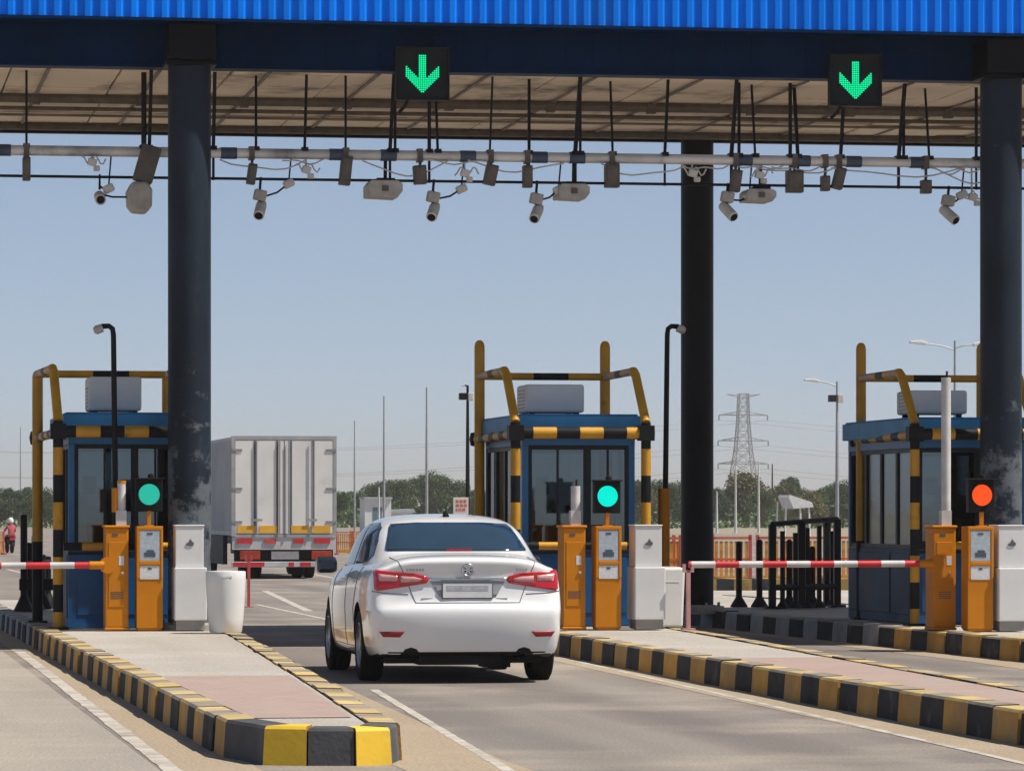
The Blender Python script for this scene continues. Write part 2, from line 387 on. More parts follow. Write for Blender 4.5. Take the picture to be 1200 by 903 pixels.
# ------------------------------------------------------------------ islands
def resample(path, step, nose_step):
    out = [(path[0].copy(), 0)]; 
    for a, c in zip(path, path[1:]):
        L = (c - a).length; n = max(1, round(L / (step if L > 1.6 else nose_step)))
        for k in range(1, n + 1): out.append((a.lerp(c, k / n), 0))
    return [p for p, _ in out]
def island(name, outline, step, nose_step, grey_from=None, seed=1, nose_at=None):
    """outline: list of Vector xy going back-left -> front -> back-right (counter clockwise seen from above reversed)."""
    rnd = random.Random(seed)
    pts = resample([Vector((p[0], p[1], 0)) for p in outline], step, nose_step)
    n = len(pts); phase = 0; nose = (-1, -1)
    if nose_at:
        ia = min(range(n), key=lambda k: (pts[k].xy - nose_at[0].xy).length); ib = min(range(n), key=lambda k: (pts[k].xy - nose_at[1].xy).length)
        phase = (ia + 1) % 2; nose = (ia, ib)
    nor = []
    for k in range(n):
        a = pts[max(k - 1, 0)]; c = pts[min(k + 1, n - 1)]
        t1 = (pts[k] - a).normalized() if k else (c - pts[k]).normalized()
        t2 = (c - pts[k]).normalized() if k < n - 1 else t1
        t = (t1 + t2).normalized()
        nn = Vector((-t.y, t.x, 0)) / max(.6, math.sqrt((1 + t1.dot(t2)) / 2))
        nor.append(nn)          # points inward (left of travel) for a counter-clockwise outline
    b = MB()
    prof = [(-.008, 0), (.006, .212), (.020, ZK), (.19, ZK + .004), (.20, .1)]
    for k in range(n - 1):
        mi = (k + phase) % 2
        for e in range(1):
            a, c = pts[k], pts[k + 1]; na, nc = nor[k], nor[k + 1]
            g = .006 / max((c - a).length, .05)
            A, Cc = a.lerp(c, g), a.lerp(c, 1 - g)
            NA, NC = na.lerp(nc, g), na.lerp(nc, 1 - g)
            dj = rnd.uniform(-.012, .010); dz = rnd.uniform(-.009, .005)
            i = len(b.v)
            for (o, z) in prof: b.v.append(tuple(A + NA * (o + dj) + Vector((0, 0, z + (dz if z > .1 else 0)))))
            for (o, z) in prof: b.v.append(tuple(Cc + NC * (o + dj) + Vector((0, 0, z + (dz if z > .1 else 0)))))
            m = len(prof)
            mm = mi
            if mi == 0 and grey_from is not None and (a.y > grey_from): mm = 2
            for q in range(m - 1):
                b.f.append((i + q, i + q + 1, i + m + q + 1, i + m + q)); b.m.append((5 if mm == 0 else 6) if (nose[0] <= k < nose[1]) else (mm if (q < 1 or mm == 2 or q == 3) else 3 + (mm == 1)))
            b.f.append(tuple(i + q for q in range(m))); b.m.append(mm)
            b.f.append(tuple(i + m + q for q in reversed(range(m)))); b.m.append(mm)
    inner = [p + q * .195 for p, q in zip(pts, nor)]
    s = MB()
    h = n // 2
    s.face([(p.x, p.y, ZK - .012) for p in inner])
    o = struct(s.build('island_pavement', PAVE))
    kb = struct(b.build('kerb', [KYEL, KBLK, KGRY, KTOPY, KTOPB, NOSEY, NOSEB], smooth=30))
    return o

gx = lambda px, py: G(px, py, ZK)
L_back, L_mid, L_end = gx(56, 742.5), gx(160, 793), gx(262, 843)
dirL = (L_back - L_end).normalized()
R_back, R_mid, R_end = gx(290, 742.5), gx(388, 798), gx(468, 846)
dirR = (R_back - R_mid).normalized()
LI = [L_back + dirL * 18, L_back, L_mid, L_end, gx(309, 850.5), gx(360, 851.2), gx(416, 851.2), gx(457, 850), R_end, R_mid, R_back, R_back + Vector((0, 18, 0))]
island('left', LI, .62, 9, grey_from=47.5, seed=1, nose_at=(L_end, R_end))
M1, M2 = gx(656, 742), gx(1195, 830.6); dM = (M2 - M1).normalized()
N1, N2 = gx(803, 735), gx(1197, 803); dN = (N2 - N1).normalized()
MI = [M1 - dM * 17, M1, M2, M2 + dM * 5.5, M2 + dM * 5.9 + Vector((.25, 0, 0)), N2 + dN * 10.5 + Vector((-.2, -.2, 0)), N2 + dN * 10, N2, N1, N1 + Vector((0, 17, 0))]
island('middle', MI, .62, .25, grey_from=47.5, seed=2)
Q1, Q2 = gx(808, 712), gx(1195, 748); dQ = (Q2 - Q1).normalized()
QI = [Q1 - dQ * 9, Q1, Q2, Q2 + dQ * 12, Q2 + dQ * 12.3 + Vector((.3, 0, 0)), Q2 + dQ * 12.3 + Vector((1.5, 0, 0)), Q2 + dQ * 11.5 + Vector((1.8, 0, 0)), Q2 + Vector((2.2, 0, 0)), Q1 + Vector((2.9, 0, 0)), Q1 - dQ * 9 + Vector((2.9, 0, 0))]
island('right', QI, .62, .25, grey_from=46.3, seed=3)

def strip_between(y0, y1, xl, xr, z, m, name):
    b = MB(); b.face([(xl(y0), y0, z), (xr(y0), y0, z), (xr(y1), y1, z), (xl(y1), y1, z)]); return struct(b.build(name, m))
def lerpx(a, c, off):
    return lambda y: a.x + (c.x - a.x) * (y - a.y) / (c.y - a.y) + off
pinkL = (G(330, 839, ZK).y, G(300, 790, ZK).y)
strip_between(pinkL[0], pinkL[1], lerpx(L_back, L_end, .21), lerpx(R_mid, R_end, -.23), ZK - .007, PAVER, 'paver_band')
pinkM = (G(1195, 830, ZK).y - 1.5, G(1060, 768, ZK).y)
strip_between(pinkM[0], pinkM[1], lerpx(M1, M2, .22), lerpx(N1, N2, -.22), ZK - .007, PAVER, 'paver_band')

b = MB(); b.face([(-60, -20, .0012), (2.0, -20, .0012), (1.85, 46, .0012), (-60, 46, .0012)]); struct(b.build('road', DUSTY))
# sandy strips along the kerbs (dust gathered between lane line and kerb)
def sand(name, pts, z=.0024):
    b = MB(); b.face([(p[0], p[1], z) for p in pts]); return struct(b.build(name, SHOULD))
off = lambda p, dx, dy=0: (p.x + dx, p.y + dy)
sand('sand_strip', [off(L_back, -.30, 20), off(L_back, -.30), off(L_end, -.38), off(L_end, -.5, -14), off(L_end, .1, -14), off(L_end, .1), off(L_back, .1), off(L_back, .1, 20)])
sand('sand_strip', [off(R_back, -.1, 12), off(R_back, -.1), off(R_mid, -.1), off(R_end, -.1), off(R_end, -.1, -14), off(R_end, .75, -14), off(R_end, .62), off(R_mid, .50), off(R_back, .30), off(R_back, .35, 12)])
sand('sand_strip', [off(M1, -.30, 16), off(M1, -.32), off(M2, -.52), off(M2, -.6, -12), off(M2, .1, -12), off(M2, .1), off(M1, .1), off(M1, .1, 16)])
sand('sand_strip', [off(Q1, -.25, 8), off(Q1, -.25), off(Q2, -.5), off(Q2, -.9, -14), off(Q2, .4, -14), off(Q2, .1), off(Q1, .1), off(Q1, .1, 8)])
b = MB()
line(G(25, 765), G(190, 893), .11, extra=1.5)
line(G(450, 815), G(580, 893), .075, extra=1.2)
line(G(656, 770), G(1195, 893), .07, extra=.5)
line(G(300, 708), G(385, 726), .09); line(G(310, 692), G(362, 716), .14); line(G(365, 672), G(395, 678), .13)
line((-1.9, 20), (-1.9, 60), .11); line((5.2, 66), (4.4, 130), .14); line((14.5, 20), (14.5, 60), .11)
struct(b.build('lane_marking', LINE))

# ------------------------------------------------------------------ canopy
YG = 46.3           # girder plane
can = thing('toll_canopy', 'long toll plaza canopy with bright blue corrugated roof edge, beige ceiling and dark round columns', 'canopy', (0, 0, 0))
XA, XB = -9, 24
YF, YB = 45.55, 54.0
z_sheet = PY(600, 28.5, YF).z; z_gird = PY(600, 86, YG).z; z_ceil = z_gird + .02
b = MB()                         # ribbed sheet: trapezoid ribs
x = XA; pitch = .165
prof = []
while x < XB:
    prof += [(x, 0), (x + .055, 0), (x + .075, .028), (x + .145, .028)]; x += pitch
for (xa, da), (xb_, db) in zip(prof, prof[1:]):
    b.face([(xa, YF + da, z_sheet), (xb_, YF + db, z_sheet), (xb_, YF + db, z_sheet + .62), (xa, YF + da, z_sheet + .62)])
    b.face([(xa, YF + da, z_sheet + .62), (xb_, YF + db, z_sheet + .62), (xb_, YB + .3, z_sheet + .75), (xa, YB + .3, z_sheet + .75)])
b.build('roof_sheet', ROOFBLUE, can)
b = MB(); b.box(XA, YF - .012, z_sheet - .03, XB, YF + .06, z_sheet + .002); b.build('edge_flashing', NAVY, can)
b = MB(); b.face([(XA, YF + .06, z_sheet - .01), (XB, YF + .06, z_sheet - .01), (XB, YG, z_sheet + .02), (XA, YG, z_sheet + .02)])
b.build('overhang_soffit', NAVY, can)
b = MB(); b.box(XA, YG, z_gird, XB, YG + .25, z_sheet + .05)
for k in range(110): b.box(XA + .3 + k * .3, YG - .006, z_gird + .05, XA + .32 + k * .3, YG + .01, z_sheet - .02)
b.box(XA, YG - .03, z_gird - .004, XB, YG + .26, z_gird + .03)
b.build('girder', NAVY, can)
b = MB()
px_ = XA
seam = 1.22
while px_ < XB:
    yy = YG + .24
    for w in (2.35, 2.35, 2.35):
        sag = random.uniform(-.012, .012)
        b.box(px_ + .012, yy + .012, z_ceil + sag, px_ + seam - .012, yy + w - .012, z_ceil + .04)
        yy += w
    px_ += seam
b.build('ceiling_panel', CEIL, can, bevel=.004)
b = MB(); b.box(XA, YG + .25, z_ceil + .041, XB, YB, z_ceil + .06); b.box(XA, YB, z_ceil - .07, XB, YB + .1, z_sheet + .6)
b.box(XA, YG + .25, z_ceil + .3, XB, YB, z_sheet + .5); b.build('roof_deck', DARK, can)
b = MB()
for k in range(28):
    xx = XA + .4 + k * 1.22; b.box(xx - .05, 49.54, z_ceil - .13, xx + .05, 49.66, z_ceil + .01); b.box(xx - .02, YG + .3, z_ceil - .028, xx + .02, 53.9, z_ceil - .014)
for yy, r in ((49.6, .06), (50.9, .025), (53.3, .05)): b.tube([(XA, yy, z_ceil - .05), (XB, yy, z_ceil - .05)], r, 8)
b.build('ceiling_rail', BRK, can)
b = MB()
for yy in (51.9,):
    b.box(XA, yy, z_ceil - .045, XB, yy + .10, z_ceil - .02)
b.build('ceiling_batten', mat('stained_batten', (.20, .16, .12), .8, var=.4, scale=1.5), can)
COLB = mat('column_dark', (.010, .013, .018), .5, var=.3, scale=2)
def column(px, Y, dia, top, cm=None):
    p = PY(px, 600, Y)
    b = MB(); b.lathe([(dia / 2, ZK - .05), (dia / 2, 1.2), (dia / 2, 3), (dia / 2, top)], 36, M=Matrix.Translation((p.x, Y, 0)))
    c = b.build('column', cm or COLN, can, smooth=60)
    f = MB(); f.lathe([(dia / 2 + .002, ZK - .05), (dia / 2 + .14, ZK - .05), (dia / 2 + .14, ZK + .05), (dia / 2 + .002, ZK + .07)], 24, M=Matrix.Translation((p.x, Y, 0)))
    for j in range(8):
        a = PI / 4 * j + .2; f.lathe([(.0, ZK + .1), (.018, ZK + .1), (.018, ZK + .04)], 6, M=Matrix.Translation((p.x + math.cos(a) * (dia / 2 + .09), Y + math.sin(a) * (dia / 2 + .09), 0)))
    f.build('base_plate', CONC, c, smooth=40)
    return p
YCF = 46.02
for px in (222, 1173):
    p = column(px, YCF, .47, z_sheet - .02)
    b = MB(); b.box(p.x - .26, YF + .09, z_gird + .03, p.x + .26, YG - .014, z_sheet - .045); b.box(p.x - .28, YCF - .275, z_gird - .02, p.x + .28, YG - .032, z_gird + .028)
    b.build('column_head', mat('head_black', (.004, .005, .008), .5, var=.2), can, bevel=.01)
p = column(817, 53.93, .425, z_sheet + .3, COLB)
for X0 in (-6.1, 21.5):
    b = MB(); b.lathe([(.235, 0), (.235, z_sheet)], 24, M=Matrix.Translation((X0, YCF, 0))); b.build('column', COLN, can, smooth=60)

# ------------------------------------------------------------------ lane signals on the girder
def lane_signal(px, py, wpx, label):
    p = PY(px, py, YG - .26); s = .575
    t = thing('lane_signal', label, 'lane signal', (p.x, p.y, p.z - s / 2), 0, 'green arrow signals on the canopy girder')
    b = MB(); b.box(-s / 2, 0, 0, s / 2, .14, s); b.box(-s / 2 - .012, -.03, s - .02, s / 2 + .012, .02, s + .006); b.box(-s / 2 - .012, -.03, -.006, s / 2 + .012, .02, .012)
    b.box(-s / 2 - .012, -.03, .012, -s / 2 + .004, .02, s - .02); b.box(s / 2 - .004, -.03, .012, s / 2 + .012, .02, s - .02)
    b.build('housing', mat('signal_housing', (.018, .020, .022), .5, var=.2), t, bevel=.006)
    c = MB(); n = 26; pit = s * .94 / n
    def inside(u, v):           # u,v in -1..1
        if abs(u) < .125 and -.55 < v < .74: return True
        a = abs(u)
        return a < .66 and (-.80 + a * 1.02) < v < (-.80 + a * 1.02 + .50 - .12 * a) and v > -.78
    for i in range(n):
        for j in range(n):
            u = (i + .5) / n * 2 - 1; v = (j + .5) / n * 2 - 1
            if inside(u, v):
                x0 = (u * s * .94 / 2); z0 = s / 2 + v * s * .94 / 2
                c.box(x0 - pit * .37, -.006, z0 - pit * .37, x0 + pit * .37, .001, z0 + pit * .37)
    c.build('arrow', LEDG, t)
    d = MB(); d.box(-.2, .14, .1, -.15, .25, s - .05); d.box(.15, .14, .1, .2, .25, s - .05); d.tube([(-.16, .05, 0), (-.18, .1, -.06), (-.23, .2, -.12)], .02, 6); d.build('bracket', DARK, t)
lane_signal(495, 86.5, 63, 'green down arrow signal above the white car, left one of two')
lane_signal(1002.5, 94, 59, 'green down arrow signal near the right column, right one of two')

# ------------------------------------------------------------------ gantry with pipe, rod, hangers
YP = 47.1
zp = PY(600, 184, YP).z; zr_ = PY(600, 213.5, YP).z
gan = thing('overhead_gantry', 'long silver pipe with a thin dark rod below, hung under the canopy ceiling', 'gantry', (0, 0, 0))
b = MB(); b.tube([(XA, YP, zp), (2.4, YP, zp), (9, YP, zp), (XB, YP, zp)], .058, 14); b.build('pipe', PIPE, gan, smooth=50)
b = MB(); b.tube([(XA, YP, zr_), (XB, YP, zr_)], .016, 8); b.build('rod', DARK, gan, smooth=50)
for px in (3, 268, 395, 455, 548, 632, 676, 872, 940, 1000, 1075):
    b = MB(); q = PY(px, 184, YP); b.lathe([(.063, -.09), (.066, -.09), (.066, .09), (.063, .09)], 12, M=Matrix.Translation((q.x, YP, zp)) @ Matrix.Rotation(PI / 2, 4, 'Y')); b.build('pipe_clamp', mat('clamp_blue', (.05, .07, .11), .5, var=.3), gan, smooth=40)
for px, w, y, ytop in ((31, .02, 0, 0), (167, .022, 0, 0), (175, .03, -.3, 0), (250, .03, -.2, 0), (300, .022, 0, 0), (357, .024, -.2, 0), (405, .02, 0, 0), (457, .03, -.35, 0), (463, .024, 0, 0), (503, .03, 0, 0), (513, .022, .2, 0), (574, .018, -.2, 0), (620, .026, 0, 0), (674, .036, -.35, 0), (680, .022, 0, 0), (718, .02, .15, 0), (779, .026, -.2, 0), (857, .034, -.3, 0), (866, .026, 0, 0), (885, .02, .2, 0), (926, .03, 0, 0), (935, .03, .2, 0), (985, .03, -.2, 0), (1053, .034, -.3, 0), (1059, .024, 0, 0), (1089, .02, .2, 0), (1144, .026, 0, 0)):
    q = PY(px, 184, YP); b = MB()
    yt = YP + y
    b.tube([(q.x, YP + .0 if abs(y) < .01 else yt, z_ceil + .02), (q.x, yt * .3 + YP * .7, zp + .3), (q.x, YP + .0, zp + .05)], w * .75, 6, 0)
    if w >= .026: b.tube([(q.x, YP, zp - .05), (q.x, YP, zr_ - .02)], w * .55, 6)
    b.box(q.x - .035, YP - .07, zp + .03, q.x + .035, YP + .07, zp + .075)
    b.build('hanger', DARK, gan)
rnd = random.Random(3)
for x0, x1, dz in ((-.2, 1.2, .10), (4.3, 5.3, .12), (5.9, 6.9, .16), (7.1, 8.2, .10), (8.6, 9.6, .13), (10.4, 11.4, .08), (11.3, 12.9, .10), (12.5, 13.4, .16), (10.2, 10.75, .03), (10.6, 11.2, .05), (12.45, 12.9, .06), (12.7, 13.15, .035), (9.55, 10.1, .05), (6.6, 7.3, .02), (5.0, 5.5, .04)):
    pts = []
    for k in range(9):
        t = k / 8; pts.append((x0 + (x1 - x0) * t, YP - .05, zp - .06 - dz * 4 * t * (1 - t) + .02 * math.sin(9 * t + x0)))
    cab = MB(); cab.tube(pts, .009, 5); cab.build('cable', CABLEW, gan)

def antenna(px, py, w, h, tilt, label, m=None):
    q = PY(px, py, YP - .03)
    t = thing('toll_reader', label, 'reader', (q.x, q.y, q.z), 0, 'toll readers clamped to the overhead pipe')
    s = 4950 / 47.8
    W, Hh = w / s, h / s
    b = MB(); b.cbox((0, 0, 0), (W, .13, Hh), 0, RY(tilt)); b.cbox((0, -.07, 0), (W * .8, .02, Hh * .85), 0, RY(tilt)); b.build('case', m or BRK, t, bevel=.012)
    c = MB(); c.tube([(0, .03, Hh * .3), (.01, .03, Hh * .5 + .05), (0, .03, zp - q.z + .06)], .018, 6); c.cbox((0, .03, zp - q.z), (.06, .15, .15)); c.build('bracket', BRK, t)
    return t
for a in ((31, 198, 9, 27, 0, 'small dark reader hanging far left of the left column'),
          (295, 204, 10, 24, 8, 'slim dark reader first to the right of the left column'),
          (405, 200, 13, 34, 6, 'brown reader hanging on the pipe between the two cctv cameras left of the white car'),
          (492, 205, 15, 22, -4, 'short brown reader below the left green arrow'),
          (575, 205, 14, 24, 12, 'tilted brown reader midway between the left arrow and the large panel'),
          (618, 207, 11, 26, 0, 'dark slim reader just above the camera left of the large panel'),
          (717, 206, 17, 28, 0, 'wide brown reader between the large panel and the back column'),
          (862, 212, 12, 26, 8, 'dark reader just right of the back column'),
          (931, 213, 20, 26, 0, 'dark wide reader left of the right green arrow'),
          (967, 215, 10, 18, 0, 'tiny dark reader directly below the right green arrow'),
          (983, 209, 12, 26, 14, 'tilted brown reader just right below the right green arrow'),
          (1085, 219, 12, 16, 0, 'small dark reader left of the right column')):
    antenna(*a)
def panel(px, py, w, h, label, tilt=10):
    q = PY(px, py, YP - .02); s = 4950 / 47.8; W, Hh = w / s, h / s
    t = thing('panel_reader', label, 'reader', (q.x, q.y, q.z), 0, 'flat panel readers hung below the rod')
    b = MB(); b.prism([(-W / 2, -Hh / 2), (W * .35, -Hh / 2 * 1.15), (W / 2, -Hh * .15), (W / 2, Hh * .3), (W * .36, Hh / 2), (-W * .4, Hh / 2), (-W / 2, Hh * .2)], -.12, .3); b.build('case', BEIGE, t, bevel=.01)
    c = MB(); c.cbox((0, -.13, .0), (.07, .02, .06)); c.build('sensor', BRK, t)
    d = MB(); d.tube([(.02, .05, Hh / 2), (.02, .03, zp - q.z - .05)], .022, 6); d.box(-.08, -.05, Hh / 2 - .005, .12, .12, Hh / 2 + .03); d.build('hanger', DARK, t)
panel(450, 221.5, 41, 19, 'pale flat panel reader hanging left of the left green arrow')
panel(671, 224.5, 37, 17, 'pale flat panel reader hanging left of the back column')
panel(890, 229, 36, 14, 'low pale panel reader hanging right of the back column')
def cctv(px, py, label, arm=None, yaw=0, tilt=35, big=1.0, top=True):
    q = PY(px, py, YP - .03)
    t = thing('surveillance_camera', label, 'camera', (q.x, q.y, q.z), 0, 'surveillance cameras under the gantry pipe')
    M = Matrix.Rotation(math.radians(yaw), 4, 'Z') @ Matrix.Rotation(math.radians(90 + tilt), 4, 'X')
    b = MB(); r = .062 * big; b.lathe([(.0, -.12 * big), (r * .9, -.12 * big), (r, -.08 * big), (r, .13 * big), (r * .75, .14 * big)], 14, M=Matrix.Translation((0, 0, -.07)) @ M)
    b.build('camera_body', OFFW, t, smooth=40)
    l = MB(); l.lathe([(r * .76, .125 * big), (r * .7, .145 * big), (0.0, .145 * big)], 14, M=Matrix.Translation((0, 0, -.07)) @ M); l.build('lens', BLKP, t, smooth=40)
    if top:
        h = MB(); h.cbox((0, .03, .09), (.14 * big, .13, .12 * big), 0, RY(12)); h.build('junction_box', BEIGE, t, bevel=.015)
    d = MB(); d.tube([(0, .03, .02), (.0, .03, .18), (.01, .03, zr_ - q.z + .02)], .016, 6)
    if arm:
        ax, az = (arm[0] - px) / 103.5, -(arm[1] - py) / 103.5
        d.tube([(0, .02, .06), (ax * .6, .02, az * .55), (ax, .02, az)], .012, 6)
        d.tube([(ax, .02, az), (ax + .03, .02, zp - q.z - .04)], .010, 6)
    d.build('mount_arm', DARK, t)
    if arm:
        e = MB(); e.cbox((ax, .0, az), (.12, .12, .09), 0, RY(-25)); e.build('junction_box', OFFW, t, bevel=.02)
cctv(117, 224, 'small twin camera hanging left of the left column', arm=(127, 221), tilt=15, top=False)
cctv(305, 238, 'surveillance camera first right of the left column', arm=(338, 215), yaw=-15)
cctv(508, 240, 'surveillance camera under the left green arrow', arm=(541, 221), yaw=-20)
cctv(629, 242, 'surveillance camera between the left green arrow and the back column', arm=(655, 222), yaw=-25)
cctv(853, 240, 'white surveillance camera beside the back column on its right', arm=(879, 230), yaw=25)
cctv(1112, 244, 'surveillance camera beside the right column on its left', arm=(1128, 228), yaw=30)
# the big reader with its tilted box left of the left column
q = PY(163, 231, YP - .1)
t = thing('large_reader', 'largest reader, rounded pale case under a dark tilted box, left of the left column', 'reader', (q.x, q.y, q.z))
b = MB(); b.prism([(-.13, -.10), (-.08, -.17), (.08, -.18), (.14, -.10), (.145, .08), (.09, .17), (-.08, .17), (-.14, .06)], -.08, .22); b.build('case', BEIGE, t, bevel=.03)
b = MB(); b.cbox((.09, .04, .37), (.22, .18, .42), 0, RY(16)); b.build('tilted_box', BRK, t, bevel=.02)
b = MB(); b.tube([(.06, .06, .5), (.06, .06, z_ceil - q.z)], .03, 6); b.tube([(-.13, .02, 0), (-.3, .02, 0), (-.42, .02, .03)], .012, 6); b.build('hanger', DARK, t)
# small white junction fittings on the pipe
for px, py, lab in ((108, 190, 'small white bracket with loose cables left of the large reader'), (359, 199, 'white cable bracket between the first two cameras'), (545, 203, 'little white junction box right of the left green arrow'), (812, 203, 'coiled white cable bundle in front of the back column'), (890, 205, 'loose white cable bundle right of the back column'), (1140, 231, 'white box camera touching the right column')):
    q = PY(px, py, YP - .06)
    t = thing('cable_bracket', lab, 'bracket', (q.x, q.y, q.z), 0, 'white fittings on the overhead pipe')
    b = MB(); b.cbox((0, 0, 0), (.10, .08, .08), 0, RY(15)); b.cbox((.05, 0, -.07), (.07, .06, .06)); b.build('box', OFFW, t, bevel=.012)
    b = MB(); pts = [(-.12 + .03 * k, -.02, .02 + .05 * math.sin(k * 1.3 + px)) for k in range(10)]; b.tube(pts, .010, 5); b.tube([(0, .04, 0), (0, .05, zp - q.z)], .012, 5); b.build('cable', CABLEW, t)

# ------------------------------------------------------------------ booths
YBO = 46.75
def booth(pxl, pxr, depth, ztop, label, dark_side=False):
    xl = PY(pxl, 600, YBO).x; xr = PY(pxr, 600, YBO).x; W = xr - xl
    t = thing('toll_booth', label, 'toll booth', ((xl + xr) / 2, YBO, ZK), 0, 'blue toll booths under the canopy')
    Hh = ztop - ZK; zs = .85; zh = Hh - .33
    h = W / 2
    b = MB(); b.box(-h, depth - .05, 0, h, depth, zs); b.build('wall', BOOTHD, t)
    b = MB(); b.box(-h, 0, 0, h, .05, zs)
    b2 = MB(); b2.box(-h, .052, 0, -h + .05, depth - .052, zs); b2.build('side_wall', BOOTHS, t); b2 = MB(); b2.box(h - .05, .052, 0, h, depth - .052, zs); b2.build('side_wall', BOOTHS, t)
    b.box(-h - .006, -.006, .0, h + .006, -.0005, .06); b.build('wall', BOOTHD, t)
    for x0 in (-h, h - .07):
        for y0 in (0, depth - .07): b = MB(); b.box(x0, y0, zs + .002, x0 + .07, y0 + .07, zh); b.build('corner_post', BOOTH, t, bevel=.006)
    b = MB(); b.box(-h, 0, zh + .001, h, .06, Hh - .20); b.box(-h, depth - .06, zh + .001, h, depth, Hh - .20); b.box(-h, .06, zh + .001, -h + .06, depth - .06, Hh - .20); b.box(h - .06, .06, zh + .001, h, depth - .06, Hh - .20); b.build('header', BOOTH, t)
    b = MB(); b.box(-h - .06, -.07, Hh - .20, h + .06, depth + .06, Hh); b.box(-h - .03, -.03, Hh, h + .03, depth + .03, Hh + .02); b.build('roof', ROOFB, t, bevel=.012)
    b = MB(); b.box(-h + .055, .055, .02, h - .055, depth - .055, .05); b.box(-h + .06, .06, zh - .02, h - .06, depth - .06, zh); b.box(-h + .1, .15, zs - .12, h - .1, .55, zs - .08); b.build('interior', INT, t)
    def win(name, x0, x1, side, y0=None, y1=None):
        w = MB()
        if side == 'front' or side == 'back':
            y = .012 if side == 'front' else depth - .052
            w.box(x0, y, zs + .003, x1, y + .04, zs + .05); w.box(x0, y, zh - .05, x1, y + .04, zh - .003); w.box(x0, y, zs + .05, x0 + .04, y + .04, zh - .05); w.box(x1 - .04, y, zs + .05, x1, y + .04, zh - .05)
            if side == 'front': w.box(x0 + (x1 - x0) * .5 - .012, y + .005, zs + .05, x0 + (x1 - x0) * .5 + .012, y + .03, zh - .05)
        else:
            x = -h + .012 if side == 'left' else h - .052
            w.box(x, y0, zs + .003, x + .04, y1, zs + .05); w.box(x, y0, zh - .05, x + .04, y1, zh - .003); w.box(x, y0, zs + .05, x + .04, y0 + .04, zh - .05); w.box(x, y1 - .04, zs + .05, x + .04, y1, zh - .05)
        o = w.build('window', FRAME, t)
        g = MB()
        if side in ('front', 'back'): g.box(x0 + .035, y + .017, zs + .045, x1 - .035, y + .023, zh - .045)
        else: g.box(x + .017, y0 + .035, zs + .045, x + .023, y1 - .035, zh - .045)
        g.build('pane', GLASS, o)
    win('window', -h + .072, .10, 'front'); win('window', .102, h - .072, 'front')
    win('window', -h + .072, h - .072, 'back')
    n = 4; seg = (depth - .146) / n
    for k in range(n):
        win('window', 0, 0, 'left', .073 + k * seg + .001, .073 + (k + 1) * seg - .001); win('window', 0, 0, 'right', .073 + k * seg + .001, .073 + (k + 1) * seg - .001)
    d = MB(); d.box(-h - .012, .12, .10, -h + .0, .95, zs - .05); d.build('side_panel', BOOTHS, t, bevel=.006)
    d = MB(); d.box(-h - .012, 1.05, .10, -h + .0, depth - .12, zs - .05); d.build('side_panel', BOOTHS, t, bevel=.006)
    d = MB(); d.box(-h + .10, -.010, .14, h - .10, -.001, zs - .09); d.build('front_panel', BOOTHD, t, bevel=.006)
    d = MB(); d.box(-h - .004, -.012, zs - .05, h + .004, -.001, zs - .015); d.build('sill', FRAME, t)
    m = MB(); m.box(-h + .22, .28, zs - .07, -h + .55, .31, zs + .30); m.box(-h + .34, .32, zs - .08, -h + .43, .36, zs + .1); m.box(-h + .28, .25, zs - .08, -h + .5, .4, zs - .06); m.build('monitor', BLKP, t, bevel=.008)
    m = MB(); m.box(.12, .5, zs - .08, h - .12, .9, zs + .62); m.box(.15, .49, zs + .05, .35, .5, zs + .25); m.build('cupboard', mat('cupboard_grey', (.08, .085, .09), .6, var=.3, scale=6), t, bevel=.01)
    for (x0, z0, w_, h_) in ((-h + .16, zs + .62, .15, .20), (.18, zs + .70, .17, .12), (.36, zs + .58, .11, .16)):
        m = MB(); m.box(x0, .062, z0, x0 + w_, .066, z0 + h_); m.build('notice', mat('notice_sheet', (.42, .46, .48), .6, var=.2, scale=15), t)
    m = MB(); m.box(-.12, .2, zs - .078, .10, .42, zs + .12); m.box(-.02, .24, zs + .12, .05, .3, zs + .34); m.box(-.10, .22, zs + .34, .14, .34, zs + .50); m.build('card_machine', BLKP, t, bevel=.01)
    m = MB(); m.box(-.30, .30, zs + .22, -.06, .33, zs + .27); m.build('lamp_arm', WRED, t)
    m = MB(); m.box(-.26, 1.2, .05, .2, 1.6, .5); m.box(-.26, 1.55, .5, .2, 1.62, 1.05); m.build('chair', mat('chair_cloth', (.03, .035, .05), .8, var=.2), t, bevel=.02)
    return t, (xl + xr) / 2, W, Hh
def ac_unit(px0, px1, py0, label, dy=.75):
    q0 = PY(px0, 600, YBO + dy); q1 = PY(px1, 600, YBO + dy)
    W = q1.x - q0.x; z0 = ZTOP + .02; hh = PY(px0, py0, YBO + dy).z - z0
    t = thing('roof_unit', label, 'air conditioner', ((q0.x + q1.x) / 2, YBO + dy, z0), 0, 'white units on the booth roofs')
    b = MB(); b.box(-W / 2, 0, .035, W / 2, .7, hh); b.build('casing', WHT, t, bevel=.03)
    b = MB()
    for sx in (-1, 1):
        for yy in (.1, .6): b.box(sx * W * .38 - .03, yy - .03, 0, sx * W * .38 + .03, yy + .03, .04)
    b.build('foot', DARK, t)
    b = MB()
    for k in range(6): b.box(-W / 2 - .006, .12, .08 + k * .04, -W / 2 + .002, .58, .10 + k * .04)
    b.build('vent', PLANT, t)
ZTOP = PY(660, 487, YBO).z
booth(80, 214, 2.7, ZTOP, 'blue toll booth behind the left column, leftmost of three')
booth(612, 744, 2.7, ZTOP, 'blue toll booth directly behind the right of the white car')
booth(1070, 1204, 3.1, ZTOP - .02, 'blue toll booth on the right with long windowed side showing')
ac_unit(104, 166, 441, 'white box on the roof of the left booth behind the thin black pole')
